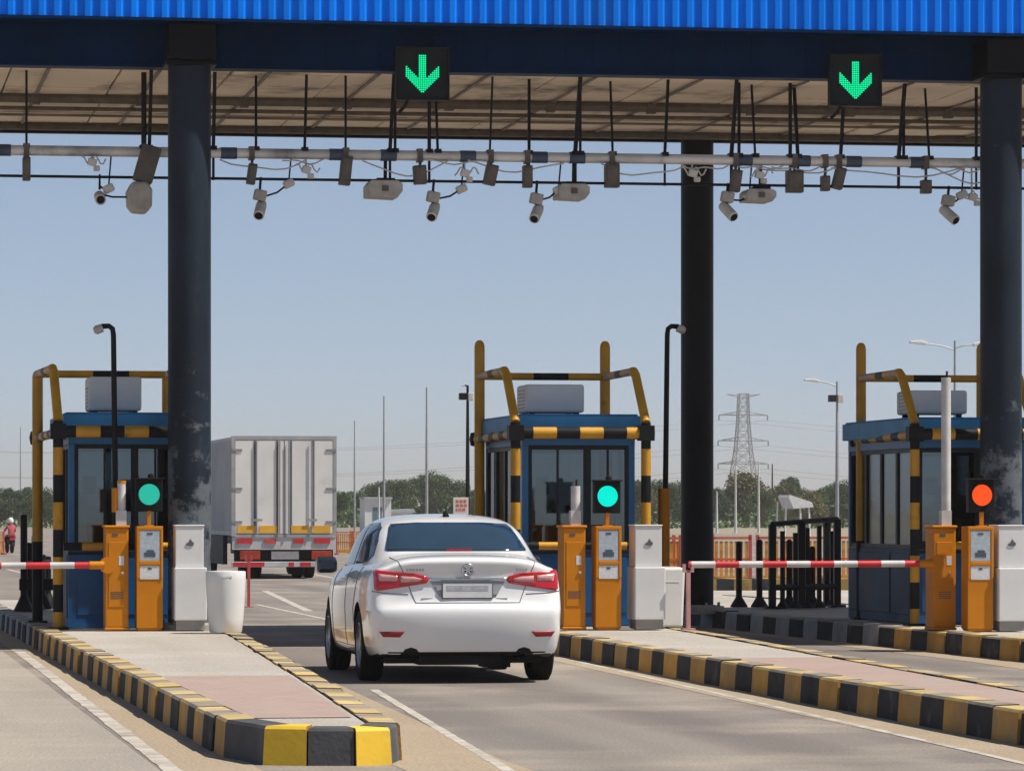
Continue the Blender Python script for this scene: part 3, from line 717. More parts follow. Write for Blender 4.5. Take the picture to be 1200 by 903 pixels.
ac_unit(617, 685, 450, 'white box on the roof of the booth behind the white car')
ac_unit(1068, 1134, 457, 'white box on the roof of the right booth behind the raised boom')

# ------------------------------------------------------------------ guard frames round the booths
def guard(pxf0, pxf1, pxr0, pxr1, tall, label, dr=2.9):
    Yf = YBO - .32; Yr = Yf + dr
    xf0, xf1 = PY(pxf0, 600, Yf).x, PY(pxf1, 600, Yf).x
    xr0, xr1 = PY(pxr0, 600, Yr).x, PY(pxr1, 600, Yr).x
    t = thing('guard_frame', label, 'guard frame', (0, 0, 0), 0, 'striped pipe guards round the booths')
    zb = PY(660, 507, Yf).z; zk = PY(600, 500, Yf).z + .05; zc = PY(600, 434, Yf + .5).z; zt = PY(600, 399, Yr).z; zr = PY(600, 441, Yr).z
    mats = [YEL, BLK, GRYB]
    for x0, x1 in ((xf0, xr0), (xf1, xr1)):
        b = MB(); b.tube([(x0, Yf, ZK - .02), (x0, Yf, zk)], .056, 12, stripe=(.30, (0, 1)), phase=.1)
        b.tube([(x0, Yf, zk), (x0 - .02, Yf + .50, zc - .05), (x0 - .03, Yf + .58, zc), (x0 - .03, Yf + .66, zc)], .052, 12, stripe=(.62, (0, 0, 2, 0)), phase=.2)
        b.build('front_post', mats, t, smooth=50)
        b = MB(); b.tube([(x0 - .03, Yf + .60, zc), (x1, Yr, zr)], .045, 10, stripe=(.45, (2, 0, 1, 0)), phase=.1); b.build('side_rail', mats, t, smooth=50)
        b = MB()
        zz = zt if tall else zr + .04
        b.tube([(x1, Yr, ZK - .02), (x1, Yr, zz - .07)], .062, 12, stripe=(.95, (1, 0, 0, 0)), phase=0)
        b.lathe([(.062, zz - .07), (.05, zz - .025), (.025, zz), (0, zz + .003)], 12, 0, M=Matrix.Translation((x1, Yr, 0)))
        b.build('rear_post', mats, t, smooth=50)
        b = MB(); b.tube([(x0, Yf + .06, zb - .01), (x1, Yr + .25, zb - .02)], .05, 10, stripe=(.4, (1, 0)), phase=.2)
        b.lathe([(0, -.09), (.07, -.075), (.085, 0), (.07, .075), (0, .09)], 12, 1, M=Matrix.Translation((x1, Yr + .25, zb - .02))); b.build('side_bar', mats, t, smooth=50)
        b = MB(); b.box(x0 - .11, Yf - .11, ZK - .012, x0 + .11, Yf + .11, ZK + .015); b.build('base_plate', BLK, t); b = MB(); b.box(x1 - .11, Yr - .11, ZK - .012, x1 + .11, Yr + .11, ZK + .015); b.build('base_plate', BLK, t)
    b = MB(); b.tube([(xr0, Yr, zr), (xr1, Yr, zr)], .045, 10, stripe=(.42, (0, 0, 1)), phase=.2); b.build('top_rail', mats, t, smooth=50)
    b = MB(); b.tube([(xf0 - .07, Yf, zb), (xf1 + .09, Yf, zb)], .066, 14, stripe=(.265, (1, 0)), phase=0.0)
    for xx in (xf0, xf1): b.box(xx - .085, Yf - .08, zb - .085, xx + .085, Yf + .08, zb + .085, 1)
    b.build('front_bar', mats, t, smooth=50)
    zl = PY(100, 640, Yf).z
    b = MB(); b.tube([(xf0 + .06, Yf, zl), (xf1 - .05, Yf, zl)], .045, 10, stripe=(.2, (1, 0, 0))); b.build('low_bar', mats, t, smooth=50)
    zl = PY(100, 640, Yf).z - .27
    return t
guard(68, 214, 44, 196, False, 'yellow and black pipe guard round the left booth, without tall rear posts', 2.9)
guard(604, 757, 562, 709, True, 'yellow and black pipe guard with two tall posts round the booth behind the white car')
guard(1072, 1210, 1009, 1150, True, 'yellow and black pipe guard with tall posts round the right booth')

# ------------------------------------------------------------------ kiosks, barriers, cabinets
DK = 45.55
def kpos(px, py=738): 
    p = G(px, py, ZK); return p
S = F / DK
def barrier(px, label, boom=None, raised=None, pyb=738, lead=1):
    p = kpos(px, pyb)
    t = thing('boom_barrier', label, 'barrier', (p.x, p.y, ZK), 0, 'yellow boom barriers at the lanes')
    hh = 1.13
    b = MB(); b.box(-.125, 0, .03, .125, .34, hh - .03); b.box(-.14, -.015, hh - .03, .14, .355, hh); b.box(-.135, -.008, 0, .135, .35, .03); b.build('cabinet', CABY, t, bevel=.012)
    b = MB(); b.box(-.09, -.006, .25, .09, .001, hh - .18); b.build('door', CABY, t, bevel=.004)
    b = MB(); b.lathe([(0, 0), (.016, 0), (.016, .015), (0, .015)], 10, M=Matrix.Translation((.06, -.006, .62)) @ Matrix.Rotation(PI / 2, 4, 'X')); b.build('lock', CHROME, t, smooth=40)
    b = MB(); b.box(-.05, -.004, hh - .115, .01, .001, hh - .09); b.build('label', INK, t)
    b = MB(); b.box(.02, -.009, .70, .075, -.0062, .80); b.build('sticker', PAPER, t)
    b = MB()
    for k in range(4): b.box(-.07, -.0085, .34 + k * .022, .07, -.0062, .348 + k * .022)
    b.build('vent', INK, t)
    if boom:
        zz = PY(600, boom[2], p.y).z - ZK
        x1 = PY(boom[0], 600, p.y).x - p.x
        b = MB(); b.tube([(-.14, -.05, zz), (-.30, -.05, zz)], .045, 10, 1); b.tube([(-.30, -.05, zz), (x1, -.05, zz - .005)], .036, 12, stripe=(.26, (2, 0)), phase=.1)
        b.build('boom', [BWHITE, CABY, RED], t, smooth=50)
        b = MB(); b.lathe([(0, -.04), (.09, -.04), (.09, .0), (0, .0)], 16, M=Matrix.Translation((-.1, -.02, zz)) @ Matrix.Rotation(PI / 2, 4, 'X')); b.build('pivot', CABY, t, smooth=40)
    if raised:
        rx, rtop, orange = raised
        x0 = (rx - px) / S
        zt = (pyb - rtop) / S
        b = MB(); b.tube([(x0, .08, hh - .02), (x0, .08, zt)], .046 if orange else .052, 10, m=0)
        b.box(x0 - .06, .03, hh - .002, x0 + .05, .15, hh + .16)
        if orange: b.tube([(x0 - .06, .1, hh + .14), (x0 - .06, .1, zt - .05)], .045, 8, 1); b.tube([(x0, .08, zt), (x0, .08, zt + .03)], .05, 10, 1)
        else: b.tube([(x0 + .01, .08, zt), (x0 + .01, .08, zt + .07)], .012, 6, 2)
        b.build('raised_arm', [BWHITE, CABY, DARK], t, smooth=50)
    return t
barrier(137, 'yellow boom barrier with its red and white boom reaching out of the left edge', boom=(-60, 0, 661), raised=(143, 566, True))
barrier(673, 'yellow boom barrier beside the white car with its arm raised', raised=(676, 568, False), pyb=737)
barrier(1107, 'yellow boom barrier on the right with red and white boom across the lane', boom=(806, 0, 661), raised=(1111, 442, False), pyb=738)
def terminal(px, label, pyb=738, lit=True):
    p = kpos(px, pyb)
    t = thing('payment_terminal', label, 'terminal', (p.x, p.y, ZK), 0, 'yellow card terminals on the islands')
    hh = 1.12; w = .142
    b = MB(); b.box(-w, 0, .02, w, .26, hh); b.box(-w + .012, .006, 0, w - .012, .25, .02)
    b.box(-w, -.014, hh - .04, w, 0, hh); b.box(-w, -.014, .56, -w + .03, 0, hh - .04); b.box(w - .03, -.014, .56, w, 0, hh - .04); b.box(-w + .03, -.014, .70, w - .03, 0, .745)
    b.build('cabinet', CABY, t, bevel=.007)
    b = MB(); b.box(-w + .034, -.008, .75, w - .034, .001, hh - .045); b.build('screen', SCREEN, t)
    b = MB(); b.box(-.06, -.011, .79, .06, -.0085, .84); b.box(-.035, -.011, .8402, .045, -.0085, .865); b.build('display_print', INK, t); b = MB(); b.box(-.03, -.011, 1.03, .03, -.0085, 1.05); b.build('screen_mark', INK, t)
    b = MB(); b.box(-w + .036, -.006, .55, w - .036, .001, .695); b.build('label_plate', PAPER, t)
    b = MB(); b.box(-.02, -.009, .655, .02, -.0065, .675); b.build('display_print', INK, t)
    return t, p
def signal(px, lensm, label, pyb=738, py=579):
    p = kpos(px, pyb)
    z0 = ZK + 1.121
    zc = (pyb - py) / S + ZK - z0
    t = thing('traffic_signal', label, 'traffic light', (p.x, p.y + .08, z0), 0, 'round signal lamps on the yellow terminals')
    b = MB(); b.box(-.02, 0, 0, .02, .04, zc - .16); b.box(-.05, -.02, 0, .05, .06, .012); b.build('stem', CABY, t)
    b = MB(); b.box(-.145, 0, zc - .185, .145, .12, zc + .165); b.box(-.16, -.09, zc + .165, .16, .13, zc + .178); b.lathe([(0, .0), (.035, .0), (.03, .04), (0, .05)], 10, M=Matrix.Translation((.02, .04, zc + .178)))
    b.build('housing', BLKP, t, bevel=.008)
    b = MB(); b.lathe([(0, .022), (.06, .018), (.10, .006), (.114, 0)], 28, M=Matrix.Translation((0, -.001, zc)) @ Matrix.Rotation(PI / 2, 4, 'X')); b.build('lamp', lensm, t, smooth=60)
    b = MB(); b.lathe([(.116, .0), (.122, .0), (.122, .03), (.116, .03)], 28, M=Matrix.Translation((0, -.001, zc)) @ Matrix.Rotation(PI / 2, 4, 'X')); b.build('lamp_ring', BLKP, t, smooth=40)
terminal(175.5, 'yellow card terminal under the dimmer green lamp, on the left island'); signal(175.5, LEDC2, 'dim green round signal lamp on the left terminal')
terminal(713, 'yellow card terminal under the bright green lamp, near the white car', 737); signal(713.5, LEDC, 'bright green round signal lamp right of the white car', 737, 580)
terminal(1149, 'yellow card terminal under the red lamp, on the right island', 739); signal(1153, LEDR, 'red round signal lamp on the right terminal', 739, 581)
def white_cab(px, w, label, pyb=738):
    p = kpos(px, pyb); W = w / S
    t = thing('camera_cabinet', label, 'cabinet', (p.x, p.y, ZK), 0, 'white two-tier cabinets on the islands')
    b = MB(); b.box(-W / 2 + .02, .03, 0, W / 2 - .02, .42, .105); b.build('plinth', CONC, t)
    b = MB(); b.box(-W / 2, 0, .105, W / 2, .45, .675); b.build('lower_box', WHT, t, bevel=.012)
    b = MB(); b.box(-W / 2 + .015, .06, .676, W / 2 - .03, .42, 1.12); b.box(-W / 2 + .005, .05, 1.12, W / 2 - .02, .43, 1.135); b.build('upper_box', WHT, t, bevel=.008)
    b = MB(); b.prism([(-.05, .93), (-.02, .945), (0, .985), (.02, .955), (.04, .94), (.035, .915), (.0, .905), (-.035, .912)], .052, .0595); b.build('emblem', mat('emblem_grey', (.10, .10, .11), .6), t)
white_cab(223.5, 38, 'white two-tier cabinet beside the left column, next to the white drum')
white_cab(762, 37, 'white two-tier cabinet between the yellow terminal and the back column', 737)
white_cab(1188, 36, 'white two-tier cabinet cut by the right edge', 739)
# white tub (crash drum) on the left island
p = G(266, 741, ZK)
t = thing('white_drum', 'round white drum narrowing downwards beside the left cabinet', 'drum', (p.x, p.y + .15, ZK))
b = MB(); b.lathe([(.0, 0), (.165, 0), (.172, .01), (.188, .15), (.203, .35), (.212, .55), (.213, .635), (.207, .648), (.0, .655)], 40); b.build('shell', WHT2, t, smooth=40)
b = MB(); b.box(-.05, -.2145, .585, .05, -.206, .60); b.build('handle', WHT2, t)
p = G(788, 735, ZK)
t = thing('white_block', 'square white block beside the middle cabinet, left of the boom tip', 'block', (p.x, p.y + .1, ZK))
b = MB(); b.prism([(-.16, 0), (.14, 0), (.165, .62), (.15, .66), (-.16, .655)], 0, .4); b.build('shell', WHT2, t, bevel=.025)
b = MB(); b.box(-.12, -.004, .50, .10, .001, .505); b.box(-.13, .05, .655, .12, .35, .667); b.build('lid', WHT2, t)
# hanging rest posts at the boom tips
def rest_post(px, py0, pyb, label, m):
    p = G(px, pyb, .0 if pyb < 720 else ZK)
    s = F / ((HC - (0 if pyb < 720 else ZK)) * F / (pyb - HY))
    t = thing('boom_rest', label, 'post', (p.x, p.y, p.z), 0, 'thin posts that carry the boom tips')
    z1 = (pyb - py0) / s
    b = MB(); b.box(-.022, -.022, .012, .022, .022, z1); b.build('post', m, t, bevel=.004)
    b = MB(); b.box(-.06, -.022, z1, -.03, .022, z1 + .07); b.box(.03, -.022, z1, .06, .022, z1 + .07); b.box(-.06, -.022, z1 - .02, .06, .022, z1 - .0005); b.build('fork', m, t)
    b = MB(); b.box(-.07, -.07, 0, .07, .07, .012); b.build('foot', m, t)
rest_post(291.5, 655, 711, 'thin red post standing in the lane behind the white drum', WRED)
rest_post(806.5, 668, 737, 'thin pinkish post under the tip of the right boom', mat('pale_red', (.55, .28, .26), .6, var=.2))

# bent-top poles
def bent_pole(px, ytop, ybot, side, r, label, Yd, orange=None):
    p = PY(px, ybot, Yd); q = PY(px + side * -3, ytop, Yd)
    s = F / (Yd * ct + p.x * st)
    t = thing('bent_pole', label, 'pole', (p.x, Yd, ZK))
    zt = q.z - ZK
    lean = (q.x - p.x) * 0
    top = side * 4 / s
    b = MB(); pts = [(0, 0, 0), (top, 0, zt - .10), (top + side * .01, 0, zt - .03), (top + side * .05, 0, zt), (top + side * .13, 0, zt - .005), ]
    b.tube(pts, [.035, .03, .03, .03, .032], 10); b.build('mast', DARK, t, smooth=50)
    b = MB(); b.lathe([(0, 0), (.045, .0), (.05, .07), (.03, .1), (0, .1)], 12, M=Matrix.Translation((top + side * .12, 0, zt - .02)) @ Matrix.Rotation(math.radians(side * 110), 4, 'Y')); b.build('camera_head', BEIGE, t, smooth=50)
    if orange:
        b = MB(); z0, z1 = 0, PY(px, orange, Yd).z - ZK; b.lathe([(.0365, 0), (.07, 0), (.07, z1), (.0365, z1)], 14); b.build('sleeve', CABY, t, smooth=40)
    return t
bent_pole(137, 382, 600, -1, .035, 'thin black pole with hooked top in front of the left booth', 46.25)
bent_pole(778, 382, 600, 1, .035, 'thin black pole with hooked top and yellow sleeve left of the back column', 48.6, orange=572)

# ------------------------------------------------------------------ black railings
def bollard(px, ytop, ybase, label, r=.042):
    p = G(px, ybase, ZK)
    s = (ybase - HY) / (HC - ZK)
    t = thing('bollard', label, 'bollard', (p.x, p.y, ZK), 0, 'black bollards on the right island')
    z = (ybase - ytop) / s
    b = MB(); b.lathe([(r, 0), (r, z - .03), (r * .7, z), (0, z + .005)], 12); b.build('post', BLK, t, smooth=50)
    b = MB(); b.lathe([(.12, 0), (.12, .015), (.06, .11), (r + .001, .14)], 12); b.build('base', BLK, t, smooth=40)
for px, yt, lab in ((866, 634, 'black bollard nearest the back column'), (890, 632, 'second black bollard right of the back column'), (925, 632, 'black bollard inside the black frame on its left half'), (952, 640, 'black bollard inside the black frame on its right half')):
    bollard(px, yt, 711, lab)
p = G(905, 713, ZK); s = (713 - HY) / (HC - ZK)
t = thing('steel_guard', 'open black steel frame standing left of the right booth', 'guard frame', (p.x, p.y, ZK))
def rel(px, py, dy): 
    q = PY(px, py, p.y + dy); return (q.x - p.x, dy, q.z - ZK)
A0 = rel(905, 614, 0); A1 = rel(939, 611, .35); A2 = rel(981, 608, .9); A3 = rel(969, 611, 1.4)
for a in (A0, A1, A2, A3):
    b = MB(); b.box(a[0] - .045, a[1] - .045, 0, a[0] + .045, a[1] + .045, a[2]); b.box(a[0] - .1, a[1] - .1, 0, a[0] + .1, a[1] + .1, .03); b.build('post', BLK, t, bevel=.006)
for px, yt, dy in ((917, 622, .12), (932, 624, .28), (946, 618, .45), (960, 616, .65), (975, 622, 1.15)):
    q = rel(px, yt, dy); b = MB(); b.box(q[0] - .028, dy - .028, 0, q[0] + .028, dy + .028, q[2]); b.lathe([(.09, 0), (.09, .015), (.03, .1)], 10, M=Matrix.Translation((q[0], dy, 0))); b.build('bar', BLK, t)
b = MB(); b.tube([A0, A1, A2], .035, 8); b.tube([A2, A3], .03, 8); b.build('top_rail', BLK, t)
b = MB(); b.tube([(A0[0], 0, .28), (A1[0], .35, .28), (A2[0], .9, .28)], .04, 8); b.build('low_rail', BLK, t)
p = G(28, 716, ZK); s = (716 - HY) / (HC - ZK)
t = thing('black_railing', 'low black railing with two posts left of the left booth', 'railing', (p.x, p.y, ZK))
for px, yt, dy in ((28, 603, 0), (34, 636, .45), (41, 628, .9), (50, 650, 1.3), (56, 652, 1.6)):
    q = PY(px, 650, p.y + dy); z = PY(px, yt, p.y + dy).z - ZK
    b = MB(); x0 = q.x - p.x; b.lathe([(.045, 0), (.045, z), (.0, z + .01)], 10, M=Matrix.Translation((x0, dy, 0))); b.lathe([(.13, 0), (.13, .02), (.07, .14), (.047, .2)], 10, M=Matrix.Translation((x0, dy, 0))); b.build('post', BLK, t, smooth=50)
q = PY(58, 680, p.y + 1.6)
b = MB(); b.box(-.06, -.03, .27, q.x - p.x + .1, .03, .42); b.build('crossbar', BLK, t, bevel=.01)
b = MB(); b.tube([(0, 0, .62), ((q.x - p.x) * .6, .9, .62), (q.x - p.x, 1.6, .62)], .03, 8); b.build('top_rail', BLK, t)

# ------------------------------------------------------------------ white car
def interp(tab, y):
    if y <= tab[0][0]: return tab[0][1]
    for (a, va), (c, vc) in zip(tab, tab[1:]):
        if y <= c:
            u = (y - a) / (c - a); return va + (vc - va) * u
    return tab[-1][1]
W_T = [(0, .775), (.12, .825), (.25, .85), (.5, .862), (.9, .868), (2.2, .868), (3.3, .865), (3.8, .845), (4.15, .78), (4.35, .66), (4.45, .5)]
ZB_T = [(0, .25), (.4, .215), (.9, .20), (3.6, .20), (4.2, .22), (4.45, .27)]
ZS_T = [(0, .995), (.3, 1.0), (.8, 1.0), (1.5, .985), (2.5, .955), (3.3, .925), (3.8, .86), (4.15, .77), (4.35, .66), (4.45, .56)]
ZR_T = [(0, 1.075), (.12, 1.10), (.35, 1.115), (.60, 1.125), (.78, 1.20), (1.0, 1.30), (1.25, 1.40), (1.45, 1.448), (1.75, 1.472), (2.1, 1.48), (2.45, 1.462), (2.7, 1.425), (2.95, 1.31), (3.3, 1.10), (3.45, 1.01), (3.7, .955), (4.05, .87), (4.3, .76), (4.45, .60)]
FR = [0, .35, .62, .80, .92, 1]
def make_car(paint, label, loc, rz, detail=True):
    t = thing('parked_car' if not detail else 'car', label, 'car', loc, rz)
    ys = [0, .13, .24, .4, .58, .66, .80, 1.0, 1.22, 1.42, 1.7, 2.05, 2.4, 2.68, 2.9, 3.25, 3.42, 3.6, 3.85, 4.1, 4.3, 4.43]
    rings = []
    def ring(y, k):
        w = interp(W_T, y); zb = interp(ZB_T, y); zs = interp(ZS_T, y); zr = interp(ZR_T, y)
        cab = max(0, min(1, (zr - zs - .10) / .3))           # 0 on decks, 1 in the cabin
        P = []
        for f in FR[:-1]: P.append((f * (w - .05), zb))
        low = zb
        mid = zs
        P.append((w - .05, zb + .01))
        for u, dx in ((.14, -.012), (.28, .0), (.44, .004), (.52, .008), (.565, .008), (.72, .003), (.90, -.012)):
            P.append((w + dx, low + (mid - low) * u))
        P.append((w - .055, zs))
        fr = (.06, .52, .86, .965, 1.0)
        xs_deck = (.93 * (w - .055), .82 * (w - .055), .63 * (w - .055), .35 * (w - .055), 0)
        xs_cab = (w - .085, w - .155, w - .24, .42, 0)
        for i in range(5):
            P.append((xs_deck[i] * (1 - cab) + xs_cab[i] * cab, zs + (zr - zs) * fr[i]))
        return P
    def yoff(z):
        return interp([(.24, .08), (.33, .045), (.42, .03), (.49, .0), (.60, -.005), (.66, .004), (.69, .062), (.80, .078), (.925, .095), (1.0, .08), (1.06, .04), (1.08, .02)], z)
    bm = bmesh.new()
    R = []
    nb = 5; 
    for k, y in enumerate(ys):
        P = ring(y, k); row = []
        for i, (x, z) in enumerate(P):
            yy = y
            if k == 0: yy = yoff(z) + .075 * min(1, (abs(x) / .77)) ** 3
            if k == 1: yy = y + yoff(z) * .6
            if k == 2: yy = y + yoff(z) * .2
            if k == len(ys) - 1: yy = y - .12 * (abs(x) / .5) ** 2 - .05 * (z < .4)
            row.append((x, yy, z))
        R.append(row)
    n = len(R[0])
    # full ring: right side 0..n-1 then mirrored (n-2 .. 1)
    VR = []
    for row in R:
        vr = [bm.verts.new(p) for p in row]
        vl = [bm.verts.new((-p[0], p[1], p[2])) for p in row[1:-1]]
        VR.append(vr + vl[::-1])
    m = len(VR[0])
    for a, c in zip(VR, VR[1:]):
        for j in range(m):
            q = (j + 1) % m
            bm.faces.new((a[j], a[q], c[q], c[j]))
    # caps: grid columns along FR fractions, rows along the side points
    def cap(row, vr, sign, yf):
        i0, i1 = 5, 13             # bottom corner .. top corner indices on the right side
        cols = []
        grid = []
        for r in range(i0, i1 + 1):
            line_ = []
            for c in range(-5, 6):
                f = FR[abs(c)]
                if abs(c) == 5: idx = r if c > 0 else m - r; line_.append(vr[idx]); continue
                if r == i0:
                    idx = abs(c); idx = idx if c >= 0 else m - idx; line_.append(vr[idx % m]); continue
                if r == i1:
                    idx = n - 1 - abs(c); idx = idx if c >= 0 else m - idx; line_.append(vr[idx % m]); continue
                x = row[r][0] * f * (1 if c >= 0 else -1); z = row[r][2]
                ztop = row[n - 1 - abs(c)][2]
                u = (r - i0) / (i1 - i0); z = z + (ztop - row[i1][2]) * u * u
                line_.append(bm.verts.new((x, yf(x, z, row[r][1]), z)))
            grid.append(line_)
        for a, c in zip(grid, grid[1:]):
            for j in range(len(a) - 1):
                try: bm.faces.new((a[j], a[j + 1], c[j + 1], c[j]))
                except ValueError: pass
    cap(R[0], VR[0], 1, lambda x, z, y0: yoff(z) + .075 * (abs(x) / .77) ** 3)
    cap(R[-1], VR[-1], -1, lambda x, z, y0: 4.45 - .12 * (abs(x) / .5) ** 2)
    bmesh.ops.recalc_face_normals(bm, faces=bm.faces)
    me = bpy.data.meshes.new('body'); bm.to_mesh(me); bm.free()
    tmp = bpy.data.objects.new('body_source', me); C.objects.link(tmp)
    ss = tmp.modifiers.new('s', 'SUBSURF'); ss.levels = 2; ss.render_levels = 2
    cm = bpy.data.meshes.new('cut'); cb = bmesh.new()
    for y in (.95, 3.52):
        for sx in (-1, 1):
            g = bmesh.ops.create_cone(cb, cap_ends=True, segments=40, radius1=.365, radius2=.365, depth=.5, matrix=Matrix.Translation((sx * .84, y, .33)) @ Matrix.Rotation(PI / 2, 4, 'Y'))
    cb.to_mesh(cm); cb.free()
    cut = bpy.data.objects.new('cut_source', cm); C.objects.link(cut)
    me.materials.append(paint); me.materials.append(BLKP); cm.materials.append(paint); cm.materials.append(BLKP)
    for p_ in cm.polygons: p_.material_index = 1
    bo = tmp.modifiers.new('b', 'BOOLEAN'); bo.operation = 'DIFFERENCE'; bo.object = cut; bo.solver = 'EXACT'
    dg = bpy.context.evaluated_depsgraph_get(); dg.update()
    fin = bpy.data.meshes.new_from_object(tmp.evaluated_get(dg))
    bpy.data.objects.remove(tmp); bpy.data.objects.remove(cut)
    for p_ in fin.polygons:
        p_.use_smooth = True
        if p_.normal.z < -.75 and p_.center.z < .34: p_.material_index = 1
    fin.set_sharp_from_angle(angle=math.radians(38))
    fin.name = 'body'
    if len(fin.materials) < 2: fin.materials.append(BLKP)
    body = bpy.data.objects.new('body', fin); C.objects.link(body); body.parent = t
    bmv = bmesh.new(); bmv.from_mesh(fin); bvh = BVHTree.FromBMesh(bmv)
    def proj(pt, axis):
        if axis == 'rear': o, d = Vector((pt[0], -2, pt[1])), Vector((0, 1, 0))
        elif axis == 'front': o, d = Vector((pt[0], 8, pt[1])), Vector((0, -1, 0))
        elif axis == 'left': o, d = Vector((-3, pt[0], pt[1])), Vector((1, 0, 0))
        else: o, d = Vector((3, pt[0], pt[1])), Vector((-1, 0, 0))
        h = bvh.ray_cast(o, d)
        return (h[0], h[1]) if h[0] is not None else None
    def patch(name, outline, axis, m, offs=.004, thick=.006, step=.035, parent=None, sm=60):
        pb = bmesh.new()
        vs = [pb.verts.new((a, 0, c)) for a, c in outline]; pb.faces.new(vs)
        xs = [a for a, c in outline]; zs = [c for a, c in outline]
        for lo, hi, nrm in ((min(xs), max(xs), (1, 0, 0)), (min(zs), max(zs), (0, 0, 1))):
            v = lo + step
            while v < hi - .004:
                bmesh.ops.bisect_plane(pb, geom=pb.verts[:] + pb.edges[:] + pb.faces[:], plane_co=(v * nrm[0], 0, v * nrm[2]), plane_no=nrm); v += step
        bmesh.ops.triangulate(pb, faces=[f for f in pb.faces if len(f.verts) > 4])
        bad = []
        for v in pb.verts:
            h = proj((v.co.x, v.co.z), axis)
            if h is None: bad.append(v); continue
            v.co = h[0] + h[1] * offs
        if bad: bmesh.ops.delete(pb, geom=bad, context='VERTS')
        bmesh.ops.recalc_face_normals(pb, faces=pb.faces)
        # make normals face outward
        for f in pb.faces[:1]:
            out = {'rear': Vector((0, -1, 0)), 'front': Vector((0, 1, 0)), 'left': Vector((-1, 0, 0)), 'right': Vector((1, 0, 0))}[axis]
            if f.normal.dot(out) < 0: bmesh.ops.reverse_faces(pb, faces=pb.faces)
        pm = bpy.data.meshes.new(name); pb.to_mesh(pm); pb.free()
        pm.materials.append(m)
        for p_ in pm.polygons: p_.use_smooth = True
        o = bpy.data.objects.new(name, pm); C.objects.link(o); o.parent = parent or t
        so = o.modifiers.new('thick', 'SOLIDIFY'); so.thickness = thick; so.offset = -1
        return o
    def seam(pts, axis, w=.005, sub=14, offs=.0012):
        out = []
        dense = []
        for a, c in zip(pts, pts[1:]):
            for k in range(sub): dense.append((a[0] + (c[0] - a[0]) * k / sub, a[1] + (c[1] - a[1]) * k / sub))
        dense.append(pts[-1])
        P3 = [h[0] + h[1] * offs for h in (proj(p_, axis) for p_ in dense) if h]
        b = SEAM
        if len(P3) > 1: b.tube(P3, w * .6, 5)
    mir = lambda o: [(-a, c) for a, c in o][::-1]
    # glass
    rw = [(-.635, 1.150), (-.62, 1.140), (.62, 1.140), (.635, 1.150), (.555, 1.345), (.525, 1.375), (.3, 1.388), (-.3, 1.388), (-.525, 1.375), (-.555, 1.345)]
    patch('rear_window', rw, 'rear', CARGL, .006, .01, .022)
    patch('windscreen', [(-.68, 1.03), (.68, 1.03), (.53, 1.40), (-.53, 1.40)], 'front', CARGL, .003, .008)
    for sd in ('left', 'right'):
        patch('side_window', [(.98, 1.10), (1.08, 1.035), (1.92, 1.015), (1.92, 1.385), (1.62, 1.39), (1.35, 1.345), (1.13, 1.23)], sd, CARGL, .003, .008)
        patch('side_window', [(1.98, 1.013), (2.92, .985), (3.02, 1.03), (2.72, 1.27), (2.45, 1.375), (1.98, 1.385)], sd, CARGL, .003, .008)
    SEAM = MB()
    for sd in ('left', 'right'):
        seam([(1.24, .42), (1.30, .62), (1.18, .80), (1.06, 1.0)], sd); seam([(1.95, .30), (1.95, .98)], sd); seam([(3.02, .30), (3.08, .70), (2.98, .96)], sd); seam([(1.30, .29), (3.02, .29)], sd)
    if detail:
        # boot lid and bumper shut lines
        seam([(-.62, 1.09), (-.56, .95), (-.50, .80), (-.46, .70), (.46, .70), (.50, .80), (.56, .95), (.62, 1.09)], 'rear', .006)
        seam([(-.83, .80), (-.74, .785), (-.52, .775)], 'rear', .006); seam([(.83, .80), (.74, .785), (.52, .775)], 'rear', .006)
    SEAM.build('shut_lines', GAP, body)
    for sd, sx in (('left', -1), ('right', 1)):
        for y in (1.35, 2.12):
            h = proj((y, .87), sd)
            if h:
                b = MB(); q = h[0] + Vector((sx * .022, 0, 0)); b.tube([(q.x - sx * .02, y - .02, .87), (q.x, y, .873), (q.x, y + .16, .873), (q.x - sx * .02, y + .18, .87)], .012, 8); b.build('door_handle', paint, t, smooth=50)
        b = MB(); b.prism([(2.62, .93), (2.80, .92), (2.86, .98), (2.84, 1.05), (2.72, 1.075), (2.62, 1.05)], sx * .87, sx * 1.06, axis='X'); b.build('wing_mirror', NAVP if detail else paint, t, bevel=.03)
    # wheels
    for y in (.95, 3.52):
        for sx in (-1, 1):
            M = Matrix.Translation((sx * .765, y, .312)) @ Matrix.Rotation(PI / 2 * sx, 4, 'Y')
            b = MB(); b.lathe([(.2, -.1), (.285, -.1), (.305, -.085), (.312, -.05), (.312, .05), (.305, .085), (.285, .1), (.215, .1), (.2, .09), (.2, -.1)], 40, M=M)
            for k in range(3): b.lathe([(.3135, -.055 + k * .05), (.3155, -.045 + k * .05), (.3155, -.025 + k * .05), (.3135, -.015 + k * .05)], 40, M=M)
            w = b.build('wheel', RUB, t, smooth=40)
            r_ = MB(); r_.lathe([(.201, -.09), (.199, .095), (.19, .098), (.18, .07), (.178, -.02), (.0, -.02)], 36, M=M)
            for k in range(10):
                a = 2 * PI * k / 10; Mk = M @ Matrix.Rotation(a, 4, 'Z')
                r_.box(.03, -.014, .055, .19, .014, .08, 0, Mk)
            r_.lathe([(0, .09), (.045, .088), (.05, .06)], 16, M=M)
            r_.build('rim', RIM, w, smooth=40)
